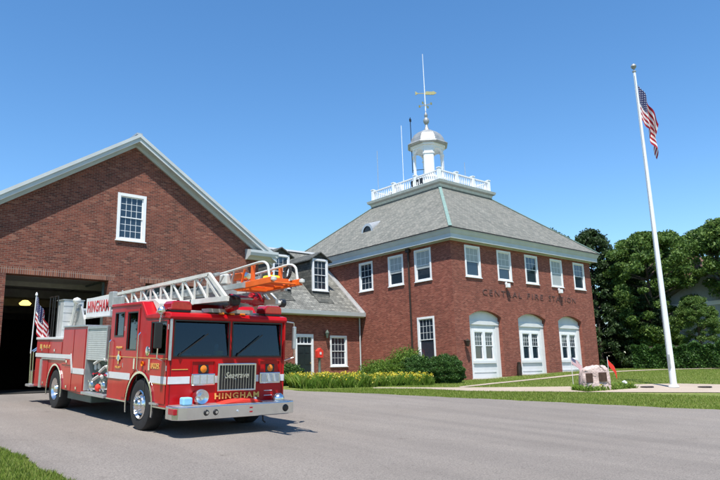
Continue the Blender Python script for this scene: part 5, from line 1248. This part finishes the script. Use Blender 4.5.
# hedge
hx0, hy0, hx1, hy1 = 45.6, 23.0, 49.5, 13.5
hz_ = gz(47, 19)-.05; he = empty('hedge', (hx0, hy0, hz_)); tag(he, 'long clipped green hedge along the back of the lawn right of the station', 'hedge')
n_ = 42000; t = rng.uniform(0, 1, n_); L = np.array((hx1-hx0, hy1-hy0)); nn = np.array((-L[1], L[0]))/np.linalg.norm(L)
bump_ = .12*np.sin(t*37)+.09*np.sin(t*81+1)
s_ = rng.uniform(-1, 1, n_); z_ = rng.uniform(0, 1, n_)**.75*(1.7+bump_)
wd = .75+.1*np.sin(t*50+z_*3); edge = rng.uniform(0, 1, n_) < .75; s_ = np.where(edge, np.sign(s_)*rng.uniform(.82, 1.05, n_), s_); top = rng.uniform(0, 1, n_) < .3
z_ = np.where(top, 1.7+bump_-rng.uniform(0, .15, n_), z_)
P = np.column_stack([L[0]*t+nn[0]*s_*wd, L[1]*t+nn[1]*s_*wd, z_])
leafcloud('foliage', P, np.array((0, 0, .4)), .085, M['leaf_hedge'], he)
q = MB(); q.bar((0, 0, .9), (hx1-hx0, hy1-hy0, .9), .9, 1.5); q.build('stem_core', M['bark'], he, loc=(0, 0, 0)).location = (0, 0, 0)
def shrub(label, x, y, rx, h, mat, n, ls, dense=True, rad2=None):
    z = gz(x, y)-.05; h *= .93; e2 = empty('shrub', (x, y, z)); tag(e2, label, 'shrub', 'shrubs against the brick walls')
    th = rng.uniform(0, 2*np.pi, n); ph = np.arccos(rng.uniform(-.75, 1, n)); r = rng.uniform(.72, 1, n)**.6
    lump = 1+.07*np.sin(5*th+2*ph)+.06*np.sin(9*th-4*ph+1)+.05*np.sin(14*ph)
    if not dense: lump = lump+.14*np.sin(7*th+5*ph); r = rng.uniform(.3, 1.08, n)**.5
    ry = rad2 or rx
    P = np.column_stack([rx*np.sin(ph)*np.cos(th)*r*lump, ry*np.sin(ph)*np.sin(th)*r*lump, np.maximum(.02, h*.42+h*.58*np.cos(ph)*r*lump)])
    leafcloud('foliage', P, np.array((0, 0, .3)), ls, mat, e2)
    q = MB()
    for i in range(7):
        a = 2*math.pi*i/7; q.tube((.1*math.cos(a), .1*math.sin(a), 0), (rx*.6*math.cos(a), ry*.6*math.sin(a), h*.7), .03, 5, .01)
    q.build('stem', M['bark'], e2, loc=(0, 0, 0)).location = (0, 0, 0)
    return e2
shrub('rounded dark green clipped shrub nearest the corner of the tall brick wall', 25.2, 22.7, 1.02, 1.55, M['leaf_hedge'], 34000, .034)
shrub('dark green shrub in the middle of the row under the tall window', 24.0, 23.5, .95, 1.5, M['leaf_hedge'], 28000, .036)
shrub('loose light green shrub with arching tips below the tall window', 24.2, 24.4, 1.05, 1.9, M['leaf_bright'], 12000, .042, dense=False)
shrub('low spreading shrub at the left end of the row by the downspout', 23.0, 24.9, 1.25, 1.3, M['leaf_bright'], 18000, .038, dense=False)
shrub('small upright shrub left of the black door beside the fire engine', 18.2, 26.4, .8, 1.15, M['leaf_mid'], 8000, .05)
# daylily beds
def lilies(name, label, A, B, wid, h, n, fl=.075, mat='lily_leaf'):
    x0, y0 = A; z0 = gz(*A); e2 = empty(name, (x0, y0, z0)); tag(e2, label, 'flower bed')
    t = rng.uniform(0, 1, n); s_ = rng.uniform(-1, 1, n)*wid; d = np.array((B[0]-A[0], B[1]-A[1])); nn = np.array((-d[1], d[0]))/np.linalg.norm(d)
    cl = (np.floor(t*26)+.5)/26+rng.normal(0, .008, n); t = np.where(rng.uniform(0, 1, n) < .6, np.clip(cl, 0, 1), t)
    px, py = d[0]*t+nn[0]*s_, d[1]*t+nn[1]*s_; pz = gzv(px+x0, py+y0)-z0
    a = rng.uniform(0, 2*np.pi, n); hh = h*rng.uniform(.35, 1.15, n)*(1+.22*np.sin(t*23+1)+.14*np.sin(t*61)); wd = .016; ln = hh*rng.uniform(.5, 1.1, n)
    ux, uy = np.cos(a), np.sin(a)
    px3, py3, pz3 = (np.repeat(q_, 3)+rng.normal(0, .03 if q_ is not pz else 0, n*3) for q_ in (px, py, pz)); m3 = n*3
    a = rng.uniform(0, 2*np.pi, m3); ux, uy = np.cos(a), np.sin(a); h3 = np.repeat(hh, 3)*rng.uniform(.6, 1.05, m3); l3 = h3*rng.uniform(.1, .75, m3); wd = .013
    V = np.zeros((m3, 4, 3))
    V[:, 0] = np.column_stack([px3-uy*wd, py3+ux*wd, pz3]); V[:, 1] = np.column_stack([px3+uy*wd, py3-ux*wd, pz3])
    V[:, 2] = np.column_stack([px3+ux*l3*.4+uy*wd, py3+uy*l3*.4-ux*wd, pz3+h3*.7]); V[:, 3] = np.column_stack([px3+ux*l3, py3+uy*l3, pz3+h3])
    me = bpy.data.meshes.new('leaf_mass'); me.vertices.add(m3*4); me.vertices.foreach_set('co', V.ravel()); me.loops.add(m3*4); me.loops.foreach_set('vertex_index', np.arange(m3*4)); me.polygons.add(m3)
    me.polygons.foreach_set('loop_start', np.arange(0, m3*4, 4)); me.polygons.foreach_set('loop_total', np.full(m3, 4)); me.update(calc_edges=True)
    me.materials.append(M[mat]); o_ = bpy.data.objects.new('leaf_mass', me); C.objects.link(o_); o_.parent = e2; o_['kind'] = 'stuff'
    g_ = leafcloud('leaf_tuft', np.column_stack([px, py, pz+hh*rng.uniform(.25, 1.0, n)]), np.array((-.4, -.4, .6)), .045, M[mat], e2); g_['kind'] = 'stuff'
    m_ = int(n*fl); i = rng.choice(n, m_, p=(lambda w_: w_/w_.sum())(np.clip(.25+np.sin(t*29+s_*2)+.5*np.sin(t*67+1), .03, 2))); P = np.column_stack([px[i]+rng.normal(0, .05, m_), py[i]+rng.normal(0, .05, m_), pz[i]+h*(rng.uniform(.55, 1.35, m_)+.15*np.sin(t[i]*31))])
    pk = np.repeat(P, 3, 0)+rng.normal(0, .025, (m_*3, 3)); o2 = leafcloud('flower_mass', pk, np.array((-.3, -.3, .5)), .038, M['petal'], e2); o2['kind'] = 'stuff'
    return e2
lilies('flower_bed', 'bed of yellow daylilies in front of the black door and low brick wing', (16.6, 23.6), (20.3, 23.0), .7, .46, 7000, .13)
lilies('flower_bed', 'bed of yellow daylilies in front of the dark green shrubs', (21.0, 23.1), (23.3, 22.0), .5, .42, 4500, .12)
lilies('flower_bed', 'small ring of low planting round the granite memorial stone', (23.2, 14.0), (25.5, 13.2), .45, .2, 1500, .012)
# unseen trees added left of the garage to darken the engine's side reflections
for i, (x, y, s1) in enumerate(((-9, 31, 1.0), (-14, 24, 1.05), (-8, 40, 1.1), (-17, 34, 1.0), (-19, 15, 1.0))):
    copytree(t2, x, y, s1, i*1.7+.5, ('unseen broadleaf tree added left of the garage to darken reflections, number %s from the corner' % ('one', 'two', 'three', 'four', 'five')[i]), 'unseen trees added left of the garage')
# pale house beyond the trees
hxx, hyy = 65.0, 22.6; hzz = gz(hxx, hyy)-.2
ho = empty('house', (hxx, hyy, hzz)); tag(ho, 'pale grey house with brick chimney half hidden behind the trees at right', 'house')
def HP(mb): return mb
ho.rotation_euler = (0, 0, 0)
q = MB(); q.box(hxx-4.5, hxx+4.5, hyy-5, hyy+5, hzz, hzz+6.0).prism([(hyy-5, hzz+6), (hyy+5, hzz+6), (hyy, hzz+8.6)], 'x', hxx-4.5, hxx+4.5); q.build('wall', M['wood_grey'], ho)
q = MB(); q.prism([(hyy-5.5, hzz+5.8), (hyy-5.5, hzz+5.98), (hyy, hzz+8.9), (hyy+5.5, hzz+5.98), (hyy+5.5, hzz+5.8), (hyy, hzz+8.62)], 'x', hxx-5, hxx+5); rf_ = q.build('roof', M['slate'], ho)
q = MB(); q.box(hxx-4.62, hxx-4.5, hyy-5.3, hyy+5.3, hzz+5.6, hzz+5.95).box(hxx-5, hxx+5, hyy-5.56, hyy-5.3, hzz+5.7, hzz+5.98); q.build('eave_board', M['white'], ho)
q = MB(); q.box(60.7, 61.9, 23.7, 24.9, hzz+6, hzz+10.1).box(60.6, 62.0, 23.6, 25.0, hzz+9.7, hzz+9.9); q.build('chimney', M['brick_pale'], ho)
for y in (hyy-3.6, hyy-1.2, hyy+1.2, hyy+3.2):
    for z in (1.4, 3.9): window(ho, (hxx-4.5, y+.5, hzz+z), '-x', 1.1, 1.6, 3, 2)
for x in (hxx-3.2, hxx-.6, hxx+2): window(ho, (x, hyy-5, hzz+3.9), '-y', 1.1, 1.6, 3, 2)
# unseen trees added behind the camera to darken reflections in glass and chrome
for i, (x, y, s1) in enumerate(((-46, -24, 1.1), (-27, -44, 1.25), (-8, -50, 1.0), (9, -50, 1.35), (27, -42, 1.1), (-52, 0, .9), (52, -28, .8))):
    copytree(t2, x, y, s1, i*1.3, ('unseen broadleaf tree added behind the camera to darken reflections, number %s from the west' % ('one', 'two', 'three', 'four', 'five', 'six', 'seven')[i]), 'unseen trees added behind the camera')
